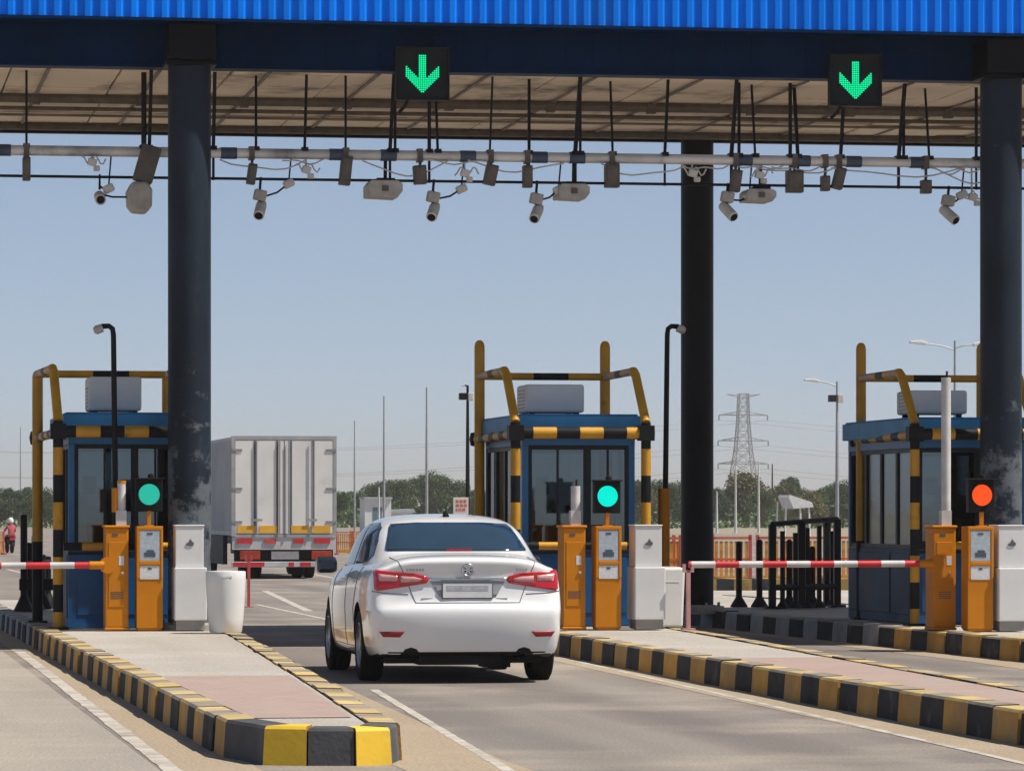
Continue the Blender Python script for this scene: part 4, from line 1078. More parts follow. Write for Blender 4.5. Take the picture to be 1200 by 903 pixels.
    b = MB(); b.box(-.70, .30, .17, .70, 4.1, .24); b.box(-.42, .16, .16, .30, .5, .25); b.box(.18, .35, .13, .42, .7, .22); b.lathe([(.03, 0), (.035, 0), (.035, .3), (.03, .3)], 12, M=Matrix.Translation((.48, .12, .24)) @ Matrix.Rotation(-PI / 2, 4, 'X'))
    b.tube([(-.62, .95, .30), (.62, .95, .30)], .05, 8); b.build('underbody', BLKP, t)
    if not detail: return t
    # tail lamps
    tl = [(-.806, .962), (-.785, .978), (-.60, .965), (-.47, .955), (-.365, .93), (-.345, .90), (-.365, .868), (-.62, .828), (-.785, .802), (-.808, .815)]
    for sgn in (1, -1):
        o_ = tl if sgn == 1 else mir(tl)
        lamp = patch('tail_lamp', o_, 'rear', TAIL, .014, .014, .03)
        c1 = [(-.775, .952), (-.615, .935), (-.615, .888), (-.765, .888)]; c2 = [(-.585, .934), (-.475, .926), (-.40, .908), (-.42, .888), (-.585, .876)]
        for c in (c1, c2): patch('lens_insert', c if sgn == 1 else mir(c), 'rear', TAILW, .0185, .004, .03, parent=lamp)
        rf = [(-.775, .452), (-.56, .452), (-.60, .405), (-.745, .408)]
        patch('reflector', rf if sgn == 1 else mir(rf), 'rear', REFL, .006, .006, .03)
        ex = [(-.58, .262), (-.55, .30), (-.50, .315), (-.45, .30), (-.42, .262)]
        patch('exhaust_cutout', ex if sgn == 1 else mir(ex), 'rear', BLKP, .003, .004, .03)
    patch('trim_strip', [(-.355, .918), (.355, .918), (.355, .890), (-.355, .890)], 'rear', CHROME, .012, .012, .04)
    patch('plate_recess_shade', [(-.33, .885), (.33, .885), (.25, .75), (-.25, .75)], 'rear', mat('recess_shade_grey', (.34, .36, .38), .35, var=.08), .004, .004, .03)  # flat patch on the lid; shade of the recess is painted as grey
    h = proj((0, .81), 'rear'); yv = h[0].y - .018
    b = MB(); b.box(-.232, yv - .006, .735, .222, yv + .006, .872); pl = b.build('number_plate', mat('plate_frame', (.10, .10, .10), .5), t, bevel=.004)
    b = MB(); b.box(-.222, yv - .009, .744, .212, yv - .0065, .864); b.build('plate_face', mat('plate_white', (.72, .72, .72), .5, var=.06, scale=12), pl)
    b = MB(); b.box(-.19, yv - .011, .805, .18, yv - .0095, .850); b.build('plate_smudge', mat('plate_grey', (.45, .46, .48), .5, var=.2, scale=25), pl)
    # round badge
    h = proj((0, .985), 'rear'); q = h[0]
    M = Matrix.Translation((q.x, q.y - .004, q.z)) @ Matrix.Rotation(PI / 2, 4, 'X')
    b = MB(); b.lathe([(.042, 0), (.044, .012), (.05, .016), (.056, .012), (.058, 0)], 28, M=M)
    b.box(-.045, -.045, 0, .045, .045, .003, 1, M @ Matrix.Scale(.62, 4)); b.box(-.006, -.04, .003, .006, .04, .010, 0, M @ Matrix.Rotation(.55, 4, 'Z')); b.box(-.006, -.04, .003, .006, .04, .010, 0, M @ Matrix.Rotation(-.55, 4, 'Z')); b.box(-.04, -.005, .003, .04, .005, .010, 0, M)
    b.build('badge', [CHROME, mat('badge_dark', (.10, .11, .12), .4)], t, smooth=40)
    for x0, n_, z0 in ((-.53, 6, .985), (.44, 4, .985)):
        for k in range(n_):
            xx = x0 + k * .027; h = proj((xx, z0), 'rear')
            if k == 0: b = MB()
            b.box(xx - .009, h[0].y - .004, z0 - .011, xx + .009, h[0].y + .002, z0 + .011); b.box(xx - .004, h[0].y - .0045, z0 - .005, xx + .004, h[0].y - .0035, z0 + .005)
        b.build('lettering', mat('letter_chrome', (.42, .44, .46), .3, .6), t)
    for x0 in (-.36, .30):
        h = proj((x0, .735), 'rear')
        b = MB(); b.box(x0 - .05, h[0].y - .003, .728, x0 + .05, h[0].y + .002, .742); b.build('small_badge', mat('badge_grey', (.5, .5, .5), .4, .3), t)
    patch('lower_valance', [(-.70, .275), (.70, .275), (.66, .225), (-.66, .225)], 'rear', BLKP, .003, .01, .04)
    # high brake lamp, antenna
    h = proj((0.02, 1.148), 'rear')
    b = MB(); b.box(-.11, h[0].y - .02, 1.135, .12, h[0].y + .01, 1.162); b.build('brake_lamp', BRKL, t, bevel=.006)
    hz = bvh.ray_cast(Vector((0, 1.55, 3)), Vector((0, 0, -1)))[0]
    b = MB(); b.tube([(0, hz.y - .05, hz.z), (0, hz.y, hz.z + .028), (0, hz.y + .06, hz.z)], [.03, .024, .012], 8); b.tube([(0, hz.y - .01, hz.z + .02), (0, hz.y - .12, hz.z + .13)], [.006, .003], 6); b.build('antenna', BLKP, t, smooth=50)
    return t
pc = D(549.5, 700, 36.95)
make_car(PAINT, 'white sedan seen from behind, driving into the open middle lane', (pc.x, pc.y, 0), math.radians(-.6)).scale = (1, 1, 1.012)

# ------------------------------------------------------------------ box truck
p = D(333, 660, 95.2)
t = thing('box_truck', 'white box truck with yellow reflective strips driving away beyond the left column', 'truck', (p.x, p.y, 0))
s = F / 95.2
zf = .98; zt = 3.20; w = 1.17; Lb = 6.6
b = MB(); b.box(-w, .05, zf, w, Lb, zt)
k = .25
while k < Lb - .1: b.box(-w - .018, k, zf + .1, -w + .001, k + .14, zt - .08); b.box(w - .001, k, zf + .1, w + .018, k + .14, zt - .08); k += .30
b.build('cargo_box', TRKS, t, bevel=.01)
b = MB(); b.box(-w - .02, .0, zf - .02, -w + .06, .06, zt + .02); b.box(w - .06, 0, zf - .02, w + .02, .06, zt + .02); b.box(-w + .06, 0, zt - .07, w - .06, .06, zt + .02); b.box(-w + .06, .0, zf - .04, w - .06, .06, zf + .03); b.build('door_frame', mat('truck_frame_grey', (.36, .36, .35), .6, var=.15), t)
for sx in (-1, 1):
    x0, x1 = (-w + .065, -.012) if sx < 0 else (.012, w - .065)
    b = MB(); b.box(x0, .005, zf + .04, x1, .05, zt - .08)
    d = b.build('rear_door', TRK, t, bevel=.006)
    b = MB()
    for u in ((.40, .055), (.86, .05)):
        xx = sx * (w - .07) * (1 - u[0]) if True else 0
        b.box(xx - u[1] / 2, -.004, zf + .05, xx + u[1] / 2, .004, zt - .09)
    b.build('panel_groove', TRKG, d)
    b = MB(); b.tube([(sx * .10, -.03, zf + .05), (sx * .10, -.03, zt - .1)], .016, 8); b.tube([(sx * .62, -.03, zf + .05), (sx * .62, -.03, zt - .1)], .014, 8)
    b.box(sx * .62 - .12, -.05, zf + .32, sx * .62 + .12, -.035, zf + .37); b.build('locking_bar', mat('bar_grey', (.38, .39, .40), .4, .4, var=.1), d)
    for zz in (zf + .3, zf + 1.05, zt - .3):
        b = MB(); b.box(sx * (w - .22), -.012, zz - .025, sx * (w + .01), .004, zz + .025) if sx > 0 else b.box(-(w + .01), -.012, zz - .025, -(w - .22), .004, zz + .025)
        b.build('hinge', mat('hinge_grey', (.25, .25, .25), .5), d)
    for xa, xb_ in ((.16, .555), (.60, 1.05)):
        b = MB(); xs = sorted((sx * xa, sx * xb_)); b.box(xs[0], -.010, zf + .06, xs[1], .003, zf + .22); b.build('reflective_strip', REFY, d)
b = MB(); b.box(-w, .02, .66, w, .10, .94); b.build('rear_panel', mat('truck_panel', (.50, .50, .49), .6, var=.15), t)
for x0, x1, z0, z1, m in ((-1.06, -.72, .80, .91, RED), (-.45, -.18, .80, .90, WRED), (.22, .44, .80, .90, RED), (.68, 1.04, .80, .91, RED)):
    b = MB(); b.box(x0, -.005, z0, x1, .018, z1); b.build('tail_lamp', m, t)
for x0 in (-1.0, .62):
    b = MB(); b.box(x0, .0, .44, x0 + .46, .06, .63); b.build('side_lamp', mat('lamp_amber', (.34, .035, .012), .4, var=.3, scale=6), t, bevel=.01)
b = MB(); b.box(-1.12, .10, .36, 1.12, .16, .659); b.build('plate_mount', BLKP, t)
b = MB(); b.box(-.28, .07, .44, .34, .099, .62); b.build('number_plate', mat('plate_dirty', (.62, .58, .54), .6, var=.1, scale=10), t)
b = MB(); b.box(-w - .02, -.04, .27, w, .02, .39)
b.build('bumper', mat('bumper_grey', (.5, .5, .5), .5, var=.15), t, bevel=.01)
for x0, x1 in ((-1.15, -.45), (.1, .22), (.36, .6)):
    b = MB(); b.box(x0, -.046, .28, x1, -.039, .38); b.build('bumper_reflector', RED, t)
b = MB(); b.box(-.45, .2, .5, -.3, Lb + 1.5, .95); b.box(.3, .2, .5, .45, Lb + 1.5, .95); b.tube([(-.9, 1.7, .46), (.9, 1.7, .46)], .08, 8); b.box(-.2, 1.4, .25, .1, 1.9, .6); b.build('chassis', BLKP, t)
for sx in (-1, 1):
    b = MB(); b.box(sx * 1.1 - .05, 2.5, .30, sx * 1.1 + .05, 5.6, .965); b.build('side_guard', mat('side_guard_dark', (.05, .05, .055), .6, var=.3), t)
    for y in (1.7, 7.4):
        for off_ in ((0, .26) if y < 3 else (0,)):
            M = Matrix.Translation((sx * ((.74 if y < 3 else .98) - off_), y, .46)) @ Matrix.Rotation(PI / 2, 4, 'Y')
            b = MB(); b.lathe([(.24, -.11), (.43, -.11), (.46, -.08), (.46, .08), (.43, .11), (.24, .11), (.2, .05), (0, .05)], 28, M=M); wv = b.build('wheel', RUB, t, smooth=40)
b = MB(); b.box(-1.1, Lb + .25, .75, 1.1, Lb + 1.9, 2.6); b.build('cab', TRK, t, bevel=.08)
for sx in (-1, 1):
    b = MB(); b.tube([(sx * 1.1, Lb + 1.6, 1.3), (sx * 1.38, Lb + 1.6, 1.35), (sx * 1.38, Lb + 1.6, 1.9), (sx * 1.1, Lb + 1.6, 1.95)], .03, 8); b.box(sx * 1.38 - .09, Lb + 1.55, 1.38, sx * 1.38 + .09, Lb + 1.62, 1.85); b.build('wing_mirror', BLKP, t)

# ------------------------------------------------------------------ sign over the car
p = D(540, 600, 62)
t = thing('small_sign', 'small white sign with faded red print standing behind the white car', 'sign', (p.x, p.y, ZK - .02))
s = F / 62
b = MB(); b.box(-.03, .02, 0, .03, .06, 1.30); b.build('post', PLANT, t)
z0 = PY(540, 601, p.y).z - ZK; z1 = PY(540, 581, p.y).z - ZK
b = MB(); b.box(-.112, -.005, z0 - .1, .112, .018, z1); b.build('board', mat('sign_white', (.72, .66, .62), .6, var=.06), t, bevel=.004)
b = MB(); rr = random.Random(5)
for r_ in range(3):
    xx = -.075
    while xx < .07:
        wv = rr.uniform(.025, .05); b.box(xx, -.008, z1 - .075 - r_ * .062, min(xx + wv, .09), -.0055, z1 - .035 - r_ * .062); xx += wv + .014
b.build('faded_print', mat('print_red', (.55, .16, .12), .6, var=.3, scale=30), t)

# ------------------------------------------------------------------ barricades beyond
def barricade(loc, label, rz=0, w=1.25):
    t = thing('road_barricade', label, 'barricade', loc, rz, 'yellow and orange barricades beyond the plaza')
    b = MB()
    for k in range(7): x0 = -w / 2 + .08 + k * (w - .16) / 6; b.box(x0 - .03, -.012, .22, x0 + .03, .012, .92)
    b.build('slat_panel', ORNG, t)
    b = MB(); b.box(-w / 2, -.03, .96, w / 2, .03, 1.01); b.box(-w / 2, -.025, .54, w / 2, -.0125, .58); b.build('rail', ORNR, t)
    for sx in (-1, 1): b = MB(); b.box(sx * w / 2 - .03, -.03, 0, sx * w / 2 + .03, .03, 1.05); b.box(sx * w / 2 - .06, -.3, 0, sx * w / 2 + .06, .3, .06); b.build('leg', WRED, t)
    b = MB(); b.box(-w / 2 + .05, -.04, .08, w / 2 - .05, .04, .22); b.build('base_board', ORNG, t)
    return t
base = None
labs = ['yellow slatted barricade peeking out left of the back column', 'yellow slatted barricade hidden mostly by the back column', 'yellow slatted barricade first right of the back column', 'yellow slatted barricade seen between the first bollards', 'yellow slatted barricade behind the black frame', 'yellow slatted barricade touching the right booth edge']
for i, px in enumerate((775, 812, 857, 910, 955, 1000)):
    q = D(px, 690, 84 + i * .4)
    if base is None: base = barricade((q.x, q.y, 0), labs[i], .05, .78); base.rotation_euler.z = .02
    else: dup(base, (q.x, q.y, 0), .03 * ((i % 3) - 1), labs[i])
for i, (px, dd, lab) in enumerate(((404, 150, 'far orange barricade right beside the truck'), (420, 155, 'far orange barricade between the truck and the white car'), (-5, 150, 'far orange barricade behind the motorcycle at the left edge'), (436, 160, 'far orange barricade half behind the roof of the white car'))):
    q = D(px, 640, dd); dup(base, (q.x, q.y, 0), .1 * i, lab, scale=(.75, 1, .8))
# kerbed median beyond (dark kerb under the barricades)
b = MB()
xa, xb_ = D(700, 690, 82).x, D(1080, 690, 82).x
n = 18
for k in range(n):
    x0 = xa + (xb_ - xa) * k / n; x1 = xa + (xb_ - xa) * (k + 1) / n
    b.box(x0, D(850, 690, 81).y, 0, x1, D(850, 690, 81).y + 1.5, .22, 1 if k % 2 else 0)
struct(b.build('median_kerb', [KBLK, mat('kerb_dull_yellow', (.30, .20, .05), .8, var=.3)]))
b = MB(); y0 = 57; b.face([(10.2, y0 + .5, .006), (40, y0 + .5, .006), (40, 79, .006), (11.2, 79, .006)]); struct(b.build('concrete_apron', PAVE))
b = MB(); b.face([(-40, 56, .006), (1.2, 56, .006), (2.2, 84, .006), (-40, 84, .006)]); struct(b.build('concrete_apron', PAVE))

# ------------------------------------------------------------------ street lamps and poles
def lamp(px, ytop, d, arms, label, r=.06, cam=None, color=PLANT, tip=None):
    p = D(px, 600, d); z1 = D(px, ytop, d).z
    t = thing('street_lamp', label, 'street lamp', (p.x, p.y, -.03), 0, 'slim poles beyond the toll plaza')
    b = MB(); b.tube([(0, 0, 0), (0, 0, z1 * .5), (0, 0, z1)], [r * 1.25, r, r * .6], 8); b.box(-r * 2.5, -r * 2.5, 0, r * 2.5, r * 2.5, .05); b.build('pole', color, t, smooth=50)
    s = F / d
    for (dx, y0, y1) in arms:
        za, zb = D(px, y0, d).z, D(px, y1, d).z; L = dx / s
        b = MB(); b.tube([(0, 0, za), (L * .5, 0, (za + zb) / 2 + .05), (L, 0, zb)], .025 * r / .06, 6); b.build('arm', color, t)
        b = MB(); ww = min(.8 * r / .06 * .75, abs(L) * .8) * (1 if L > 0 else -1); hk = min(1, abs(ww) / .6); b.prism([(L, zb - .06 * hk), (L + ww, zb + .02), (L + ww, zb + .10 * hk), (L + ww * .4, zb + .14 * hk), (L, zb + .06 * hk)], -.12, .12); b.build('lamp_head', WHT2, t, bevel=.03)
    if cam:
        zc = D(px, cam, d).z; b = MB(); k = 5 / s
        b.box(-k * 2.0, -k, zc - k * .8, -k * .4, k, zc + k * .8, 1); b.box(k * .0, -k, zc - k * 1., k * 1.3, k, zc + k * .9, 0); b.build('camera_box', [OFFW, BLKP], t, bevel=.02)
    return t
lamp(450, 463, 262, [], 'slim grey pole directly left above the white car roof', .07)
lamp(500, 453, 250, [], 'tallest slim grey pole above the white car roof centre', .08)
lamp(415.5, 492, 330, [], 'faint slim pole between the truck and the white car', .07)
lamp(548, 450, 112, [(-4, 453, 451)], 'dark pole with small camera left of the guard of the middle booth', .055, cam=463, color=DARK)
lamp(981, 446, 205, [(-22, 452, 446)], 'pole with camera box and one lamp arm left of the right booth', .085, cam=466)
lamp(1119, 398, 180, [(-34, 409, 402), (22, 407, 403)], 'double armed street lamp above the right booth', .075)
lamp(24, 500, 420, [], 'faint thin pole above the trees at the left edge', .07)
for px, yt, lab in ((862, 545, 'pale thin pole before the trees nearest the pylon'), (889, 540, 'second pale thin pole right of the pylon foot'), (840, 575, 'short pale pole beside the back column'), (444, 570, 'short pale pole in front of the far trees left')):
    lamp(px, yt, 300, [], lab, .08, color=mat('pale_pole', (.55, .55, .54), .5))

# ------------------------------------------------------------------ pylon with lines
dp = 1150
p = D(871, 600, dp); s = F / dp
t = thing('power_pylon', 'tall grey lattice power pylon far beyond the back column on its right', 'pylon', (p.x, p.y, -.03))
zt = (600 - 461) / s + 1.5
b = MB()
def wd(z): return interp([(0, 24 / s), (zt * .35, 13 / s), (zt * .55, 9 / s), (zt * .78, 6.5 / s), (zt, 5.5 / s)], z)
r = .125
lev = [0, .12, .24, .35, .45, .54, .62, .70, .78, .86, .93, 1.0]
for sx in (-1, 1):
    for sy in (-1, 1):
        b.tube([(sx * wd(u * zt), sy * wd(u * zt), u * zt) for u in lev], r * 1.3, 5)
for u0, u1 in zip(lev, lev[1:]):
    a, c = wd(u0 * zt), wd(u1 * zt)
    for sy in (-1, 1):
        b.tube([(-a, sy * a, u0 * zt), (c, sy * c, u1 * zt)], r * .75, 4); b.tube([(a, sy * a, u0 * zt), (-c, sy * c, u1 * zt)], r * .75, 4)
        b.tube([(-c, sy * c, u1 * zt), (c, sy * c, u1 * zt)], r * .7, 4)
    for sx in (-1, 1):
        b.tube([(sx * a, -a, u0 * zt), (sx * c, c, u1 * zt)], r * .7, 4); b.tube([(sx * a, a, u0 * zt), (sx * c, -c, u1 * zt)], r * .7, 4)
b.build('tower', PYL, t)
tips = []
for yy, half in ((463, 20), (486, 29), (516, 30), (543, 30)):
    z = (600 - yy) / s + 1.5
    L = half / s
    b = MB(); up = 4.5 / s
    for sx in (-1, 1):
        if yy == 463: b.tube([(0, 0, z - up * .7), (sx * L, 0, z + up * .3)], r, 4); b.tube([(0, 0, z), (sx * L, 0, z + up * .3)], r * .8, 4)
        else:
            b.tube([(0, 0, z), (sx * L, 0, z)], r * 1.2, 4); b.tube([(sx * 3 / s, 0, z + up), (sx * L, 0, z)], r, 4); b.tube([(sx * L * .5, 0, z + up * .55), (sx * L * .5, 0, z)], r * .7, 4)
            b.tube([(sx * L, 0, z), (sx * L, 0, z - 1.4)], r * 1.6, 5); tips.append((sx * L, z - 1.4))
    b.build('cross_arm', PYL, t)
b = MB()
for (x0, z0) in tips:
    for dirn in (-1, 1):
        pts = [(x0 + dirn * 330 * k / 14, -dirn * 60 * k / 14, z0 - 36 * (k / 14) * (1 - k / 14) * 1.0) for k in range(15)]
        b.tube(pts, .04, 4)
tag(b.build('power_lines', PYL, None, loc=(p.x, p.y, -.03)), 'faint sagging power lines strung on the lattice pylon', 'power line')

# ------------------------------------------------------------------ far buildings
p = D(443, 605, 310); s = F / 310
t = thing('far_building', 'small flat white building among the trees between truck and car', 'building', (p.x, p.y, -.03))
b = MB(); b.box(-15.5 / s, 0, 0, 15.5 / s, 3, 2.5); b.build('wall', BUILDW, t); b = MB(); b.box(-16.5 / s, -.2, 2.5, 16.5 / s, 3.2, 2.65); b.build('roof', ROOFG, t)
b = MB(); b.box(-.4, -.02, .1, .3, .0, 1.9); b.build('door', mat('far_teal', (.10, .20, .22), .6), t)
p = D(470, 605, 330); s = F / 330
t = thing('far_shed', 'low grey roofed shed just above the white car roof', 'shed', (p.x, p.y, -.03))
b = MB(); b.box(-.9, 0, 0, .9, 3, 1.5); b.build('wall', BUILDW, t); b = MB(); b.prism([(-1.1, 1.5), (1.1, 1.5), (1.0, 1.8), (-1.0, 1.7)], -.3, 3.3); b.build('roof', ROOFG, t)
p = D(938, 605, 260); s = F / 260
t = thing('far_shelter', 'white open shelter with a slanted roof among the trees behind the black frame', 'shelter', (p.x, p.y, -.03))
b = MB(); b.prism([(-14 / s, 2.45), (-12 / s, 2.6), (14 / s, 2.15), (16 / s, 1.85), (-8 / s, 1.75)], 0, 3); b.build('roof', BUILDW, t)
for x0, lean in ((-16, -2), (11, 1)):
    for yy in (.2, 2.6): b = MB(); b.tube([((x0 + lean) / s, yy, 0), (x0 / s, yy, 2.2)], .06, 6); b.build('leg', BUILDW, t)

# ------------------------------------------------------------------ trees
def leaf_mat(name, c1, c2):
    m = bpy.data.materials.new(name); m.use_nodes = True; nt = m.node_tree; N = nt.nodes; L = nt.links; b = N['Principled BSDF']
    b.inputs['Roughness'].default_value = .7
    tc = N.new('ShaderNodeTexCoord'); n = N.new('ShaderNodeTexNoise'); n.inputs['Scale'].default_value = .9; n.inputs['Detail'].default_value = 3; L.new(tc.outputs['Object'], n.inputs['Vector'])
    oi = N.new('ShaderNodeObjectInfo'); ad = N.new('ShaderNodeMath'); ad.operation = 'MULTIPLY_ADD'; ad.inputs[1].default_value = .35; L.new(oi.outputs['Random'], ad.inputs[0]); L.new(n.outputs['Fac'], ad.inputs[2])
    r = N.new('ShaderNodeValToRGB'); r.color_ramp.elements[0].position = .42; r.color_ramp.elements[1].position = .85; r.color_ramp.elements[0].color = (*c1, 1); r.color_ramp.elements[1].color = (*c2, 1)
    L.new(ad.outputs[0], r.inputs['Fac']); L.new(r.outputs[0], b.inputs['Base Color'])
    return m
LEAF = leaf_mat('leaves', (.010, .042, .010), (.045, .105, .020))
LEAF2 = leaf_mat('leaves_dry', (.035, .055, .016), (.12, .115, .035))
BARK = mat('bark', (.09, .07, .05), .9, var=.3)
def tree_mesh(seed, h, w, leafm, n_leaf=8500, shape=1.0):
    r = random.Random(seed)
    tb = MB(); th = h * r.uniform(.28, .38)
    tb.tube([(0, 0, 0), (r.uniform(-.1, .1), 0, th * .6), (r.uniform(-.2, .2), 0, th), (0, 0, h * .75)], [.17, .13, .11, .03], 7)
    clumps = []
    for k in range(r.randint(13, 17)):
        a = r.uniform(0, 2 * PI); u = r.random(); zz = h * (.26 + .62 * u); rad = w / 2 * math.sqrt(max(.05, 1 - ((u - .35) / .75) ** 2)) * r.uniform(.35, .95)
        c = Vector((math.cos(a) * rad, math.sin(a) * rad, zz)); cr = r.uniform(.16, .27) * w
        clumps.append((c, cr)); tb.tube([(0, 0, th * r.uniform(.7, 1)), (c.x * .5, c.y * .5, (th + zz) / 2 + .1), tuple(c)], [.06, .045, .015], 5)
    clumps.append((Vector((r.uniform(-.2, .2), 0, h * .9)), w * .14))
    lb = MB()
    for k in range(n_leaf):
        c, cr = clumps[r.randrange(len(clumps))]
        d = Vector((r.gauss(0, 1), r.gauss(0, 1), r.gauss(0, .8))).normalized() * cr * (r.random() ** .45)
        q = c + d; sz = r.uniform(.09, .19)
        u = Vector((r.gauss(0, 1), r.gauss(0, 1), r.gauss(0, 1))).normalized(); v = u.cross(Vector((r.gauss(0, 1), r.gauss(0, 1), r.gauss(0, 1)))).normalized()
        lb.face([q - u * sz, q - v * sz * .6, q + u * sz, q + v * sz * .6])
    t = thing('tree', 'x', 'tree', (0, 0, 0), 0, 'trees along the horizon')
    tb.build('trunk', BARK, t, smooth=50); lb.build('crown', leafm, t)
    return t
protos = [tree_mesh(1, 7.0, 6.5, LEAF), tree_mesh(2, 6.4, 6.0, LEAF), tree_mesh(3, 7.6, 6.0, LEAF), tree_mesh(4, 5.4, 6.2, LEAF2), tree_mesh(5, 8.0, 4.0, LEAF)]
used = [False] * 5
def put_tree(k, px, ytop, d, label):
    p = D(px, 600, d); h = (600 - ytop) / (F / d) + 1.5
    hs = (7.0, 6.4, 7.6, 5.4, 8.0)[k]; sc = h / hs; rz = random.uniform(0, 6)
    if not used[k]: o = protos[k]; used[k] = True; o.location = (p.x, p.y, -.03); o['label'] = label; o.rotation_euler.z = rz; o.scale = (sc, sc, sc)
    else: dup(protos[k], (p.x, p.y, -.03), rz, label, scale=(sc, sc, sc))
LT = [  # px, ytop, depth, kind, label
 (-12, 571, 420, 0, 'leafy tree cut by the left edge of the picture'), (10, 572, 400, 1, 'rounded tree second from the left edge behind the motorcycle'), (32, 570, 430, 2, 'rounded tree beside the faint pole left of the left booth'), (54, 574, 400, 0, 'tree seen between the posts of the left guard frame'), (82, 573, 440, 1, 'tree showing through the left window of the left booth'), (120, 573, 430, 2, 'tree behind the centre of the left booth'),
 (160, 575, 420, 0, 'tree hidden mostly behind the left booth'), (262, 577, 440, 1, 'tree just behind the left side of the truck'), (225, 577, 430, 2, 'tree hidden mostly behind the left column'), (300, 577, 430, 0, 'tree hidden behind the truck'), (370, 575, 420, 2, 'tree hidden behind the right half of the truck'),
 (402, 574, 420, 4, 'narrow dark tree right beside the truck'), (420, 578, 440, 1, 'tree behind the small white building on its left'), (446, 568, 450, 0, 'tree rising behind the small white building'), (470, 561, 450, 2, 'tall rounded tree left of centre above the white car'), (498, 556, 460, 0, 'tallest rounded tree behind the centre slim pole'), (522, 560, 450, 1, 'broad tree right of the centre slim pole'), (545, 572, 430, 2, 'tree left of the middle booth behind the small sign'), (572, 575, 430, 0, 'tree seen through the side windows of the middle booth'),
 (620, 574, 430, 1, 'tree behind the left part of the middle booth'), (690, 573, 430, 2, 'tree behind the right part of the middle booth'), (752, 566, 400, 3, 'pale tree just right of the middle booth'), (776, 563, 410, 1, 'tree left of the back column behind the yellow sleeve'), (800, 567, 420, 0, 'tree partly hidden by the back column'),
 (838, 572, 420, 2, 'tree directly right of the back column'), (858, 567, 430, 4, 'dark narrow tree in front of the pylon foot'), (876, 558, 430, 3, 'brownish tree at the foot of the pylon'), (896, 575, 420, 1, 'low rounded tree right of the pylon'), (914, 570, 440, 3, 'dry green tree left of the white shelter'), (926, 556, 470, 4, 'tall narrow dark tree rising above the white shelter'), (948, 578, 400, 3, 'yellowish tree behind the white shelter on its right'), (968, 570, 420, 2, 'tree behind the right part of the black frame'), (988, 566, 410, 0, 'tree at the left edge of the right booth'), (1020, 570, 430, 1, 'tree seen through the side windows of the right booth'), (1060, 570, 430, 2, 'tree behind the right booth beside its corner post'), (1110, 571, 430, 0, 'tree behind the raised boom of the right booth'), (1150, 571, 430, 3, 'tree behind the red lamp'), (1190, 571, 430, 1, 'tree hidden behind the right column'), (1225, 570, 430, 2, 'tree just outside the right edge')]
for px, yt, d, k, lab in LT: put_tree(k, px, yt, d, lab)
for px, yt, d, k, lab in ((-2, 575, 470, 2, 'tree in the back row at the left edge'), (22, 576, 480, 0, 'tree in the back row left of the faint pole'), (44, 576, 470, 1, 'tree in the back row left of the guard post'), (392, 578, 480, 0, 'tree in the back row at the truck edge'), (411, 575, 480, 2, 'tree in the back row left of the white building'), (433, 570, 490, 0, 'tree in the back row above the white building'), (458, 563, 490, 1, 'tree in the back row left of the tallest crown'), (484, 560, 490, 2, 'tree in the back row between the two slim poles'), (511, 560, 490, 0, 'tree in the back row right of the tallest crown'), (534, 566, 490, 2, 'tree in the back row above the small sign'), (556, 574, 480, 1, 'tree in the back row left of the middle booth'),
        (765, 570, 470, 0, 'tree in the back row right of the middle booth'), (788, 568, 470, 2, 'tree in the back row left of the back column'), (848, 574, 480, 0, 'tree in the back row right of the back column'), (866, 566, 490, 1, 'tree in the back row behind the pylon foot'), (886, 568, 480, 2, 'tree in the back row right of the pylon foot'), (905, 576, 480, 0, 'tree in the back row below the thin mast'), (934, 572, 490, 1, 'tree in the back row above the white shelter'), (958, 576, 480, 2, 'tree in the back row right of the white shelter'), (978, 570, 480, 0, 'tree in the back row beside the lamp with the camera box')):
    put_tree(k, px, yt, d, lab)
# undergrowth that closes the foot of the tree belt
r = random.Random(11); ub = MB()
for k in range(9000):
    px = r.uniform(-60, 1260); d = r.uniform(395, 470); q = D(px, 600, d); hgt = 1.7 + .8 * math.sin(px * .11) + .5 * math.sin(px * .37)
    q.z = r.random() ** 1.3 * hgt; sz = r.uniform(.16, .32)
    u = Vector((r.gauss(0, 1), r.gauss(0, 1), r.gauss(0, 1))).normalized(); v = u.cross(Vector((r.gauss(0, 1), r.gauss(0, 1), r.gauss(0, 1)))).normalized()
    ub.face([q - u * sz, q - v * sz * .7, q + u * sz, q + v * sz * .7])
o = ub.build('undergrowth', LEAF); o['kind'] = 'stuff'; o['label'] = 'dark green bushes closing the foot of the far trees'
# far spikes (chimney masts)
lamp(905, 543, 520, [], 'dark thin mast above the trees right of the pylon', .12, color=DARK)

# ------------------------------------------------------------------ motorcyclist far left
pm = D(14, 648, 155)
t = thing('motorcycle', 'dark motorcycle with red tail far off at the left edge', 'motorcycle', (pm.x, pm.y, 0), .15)
for y in (0, 1.15):
    M = Matrix.Translation((0, y, .29)) @ Matrix.Rotation(PI / 2, 4, 'Y'); b = MB(); b.lathe([(.2, -.05), (.27, -.05), (.29, 0), (.27, .05), (.2, .05), (.19, 0), (.2, -.05)], 20, M=M); w_ = b.build('wheel', RUB, t, smooth=50)
    b = MB(); b.lathe([(.2, 0), (.0, .02)], 16, M=M); b.build('hub', DARK, w_)
b = MB(); b.prism([(-.1, .55), (.3, .45), (.75, .4), (.9, .62), (.7, .78), (.45, .66), (-.15, .70)], -.11, .11, axis='X'); b.build('frame', BLKP, t, bevel=.03)
b = MB(); b.tube([(-.3, .85, .88), (0, .92, .82), (.3, .85, .88)], .02, 6); b.tube([(0, 1.15, .3), (0, .92, .82)], .035, 6); b.build('handlebar', DARK, t)
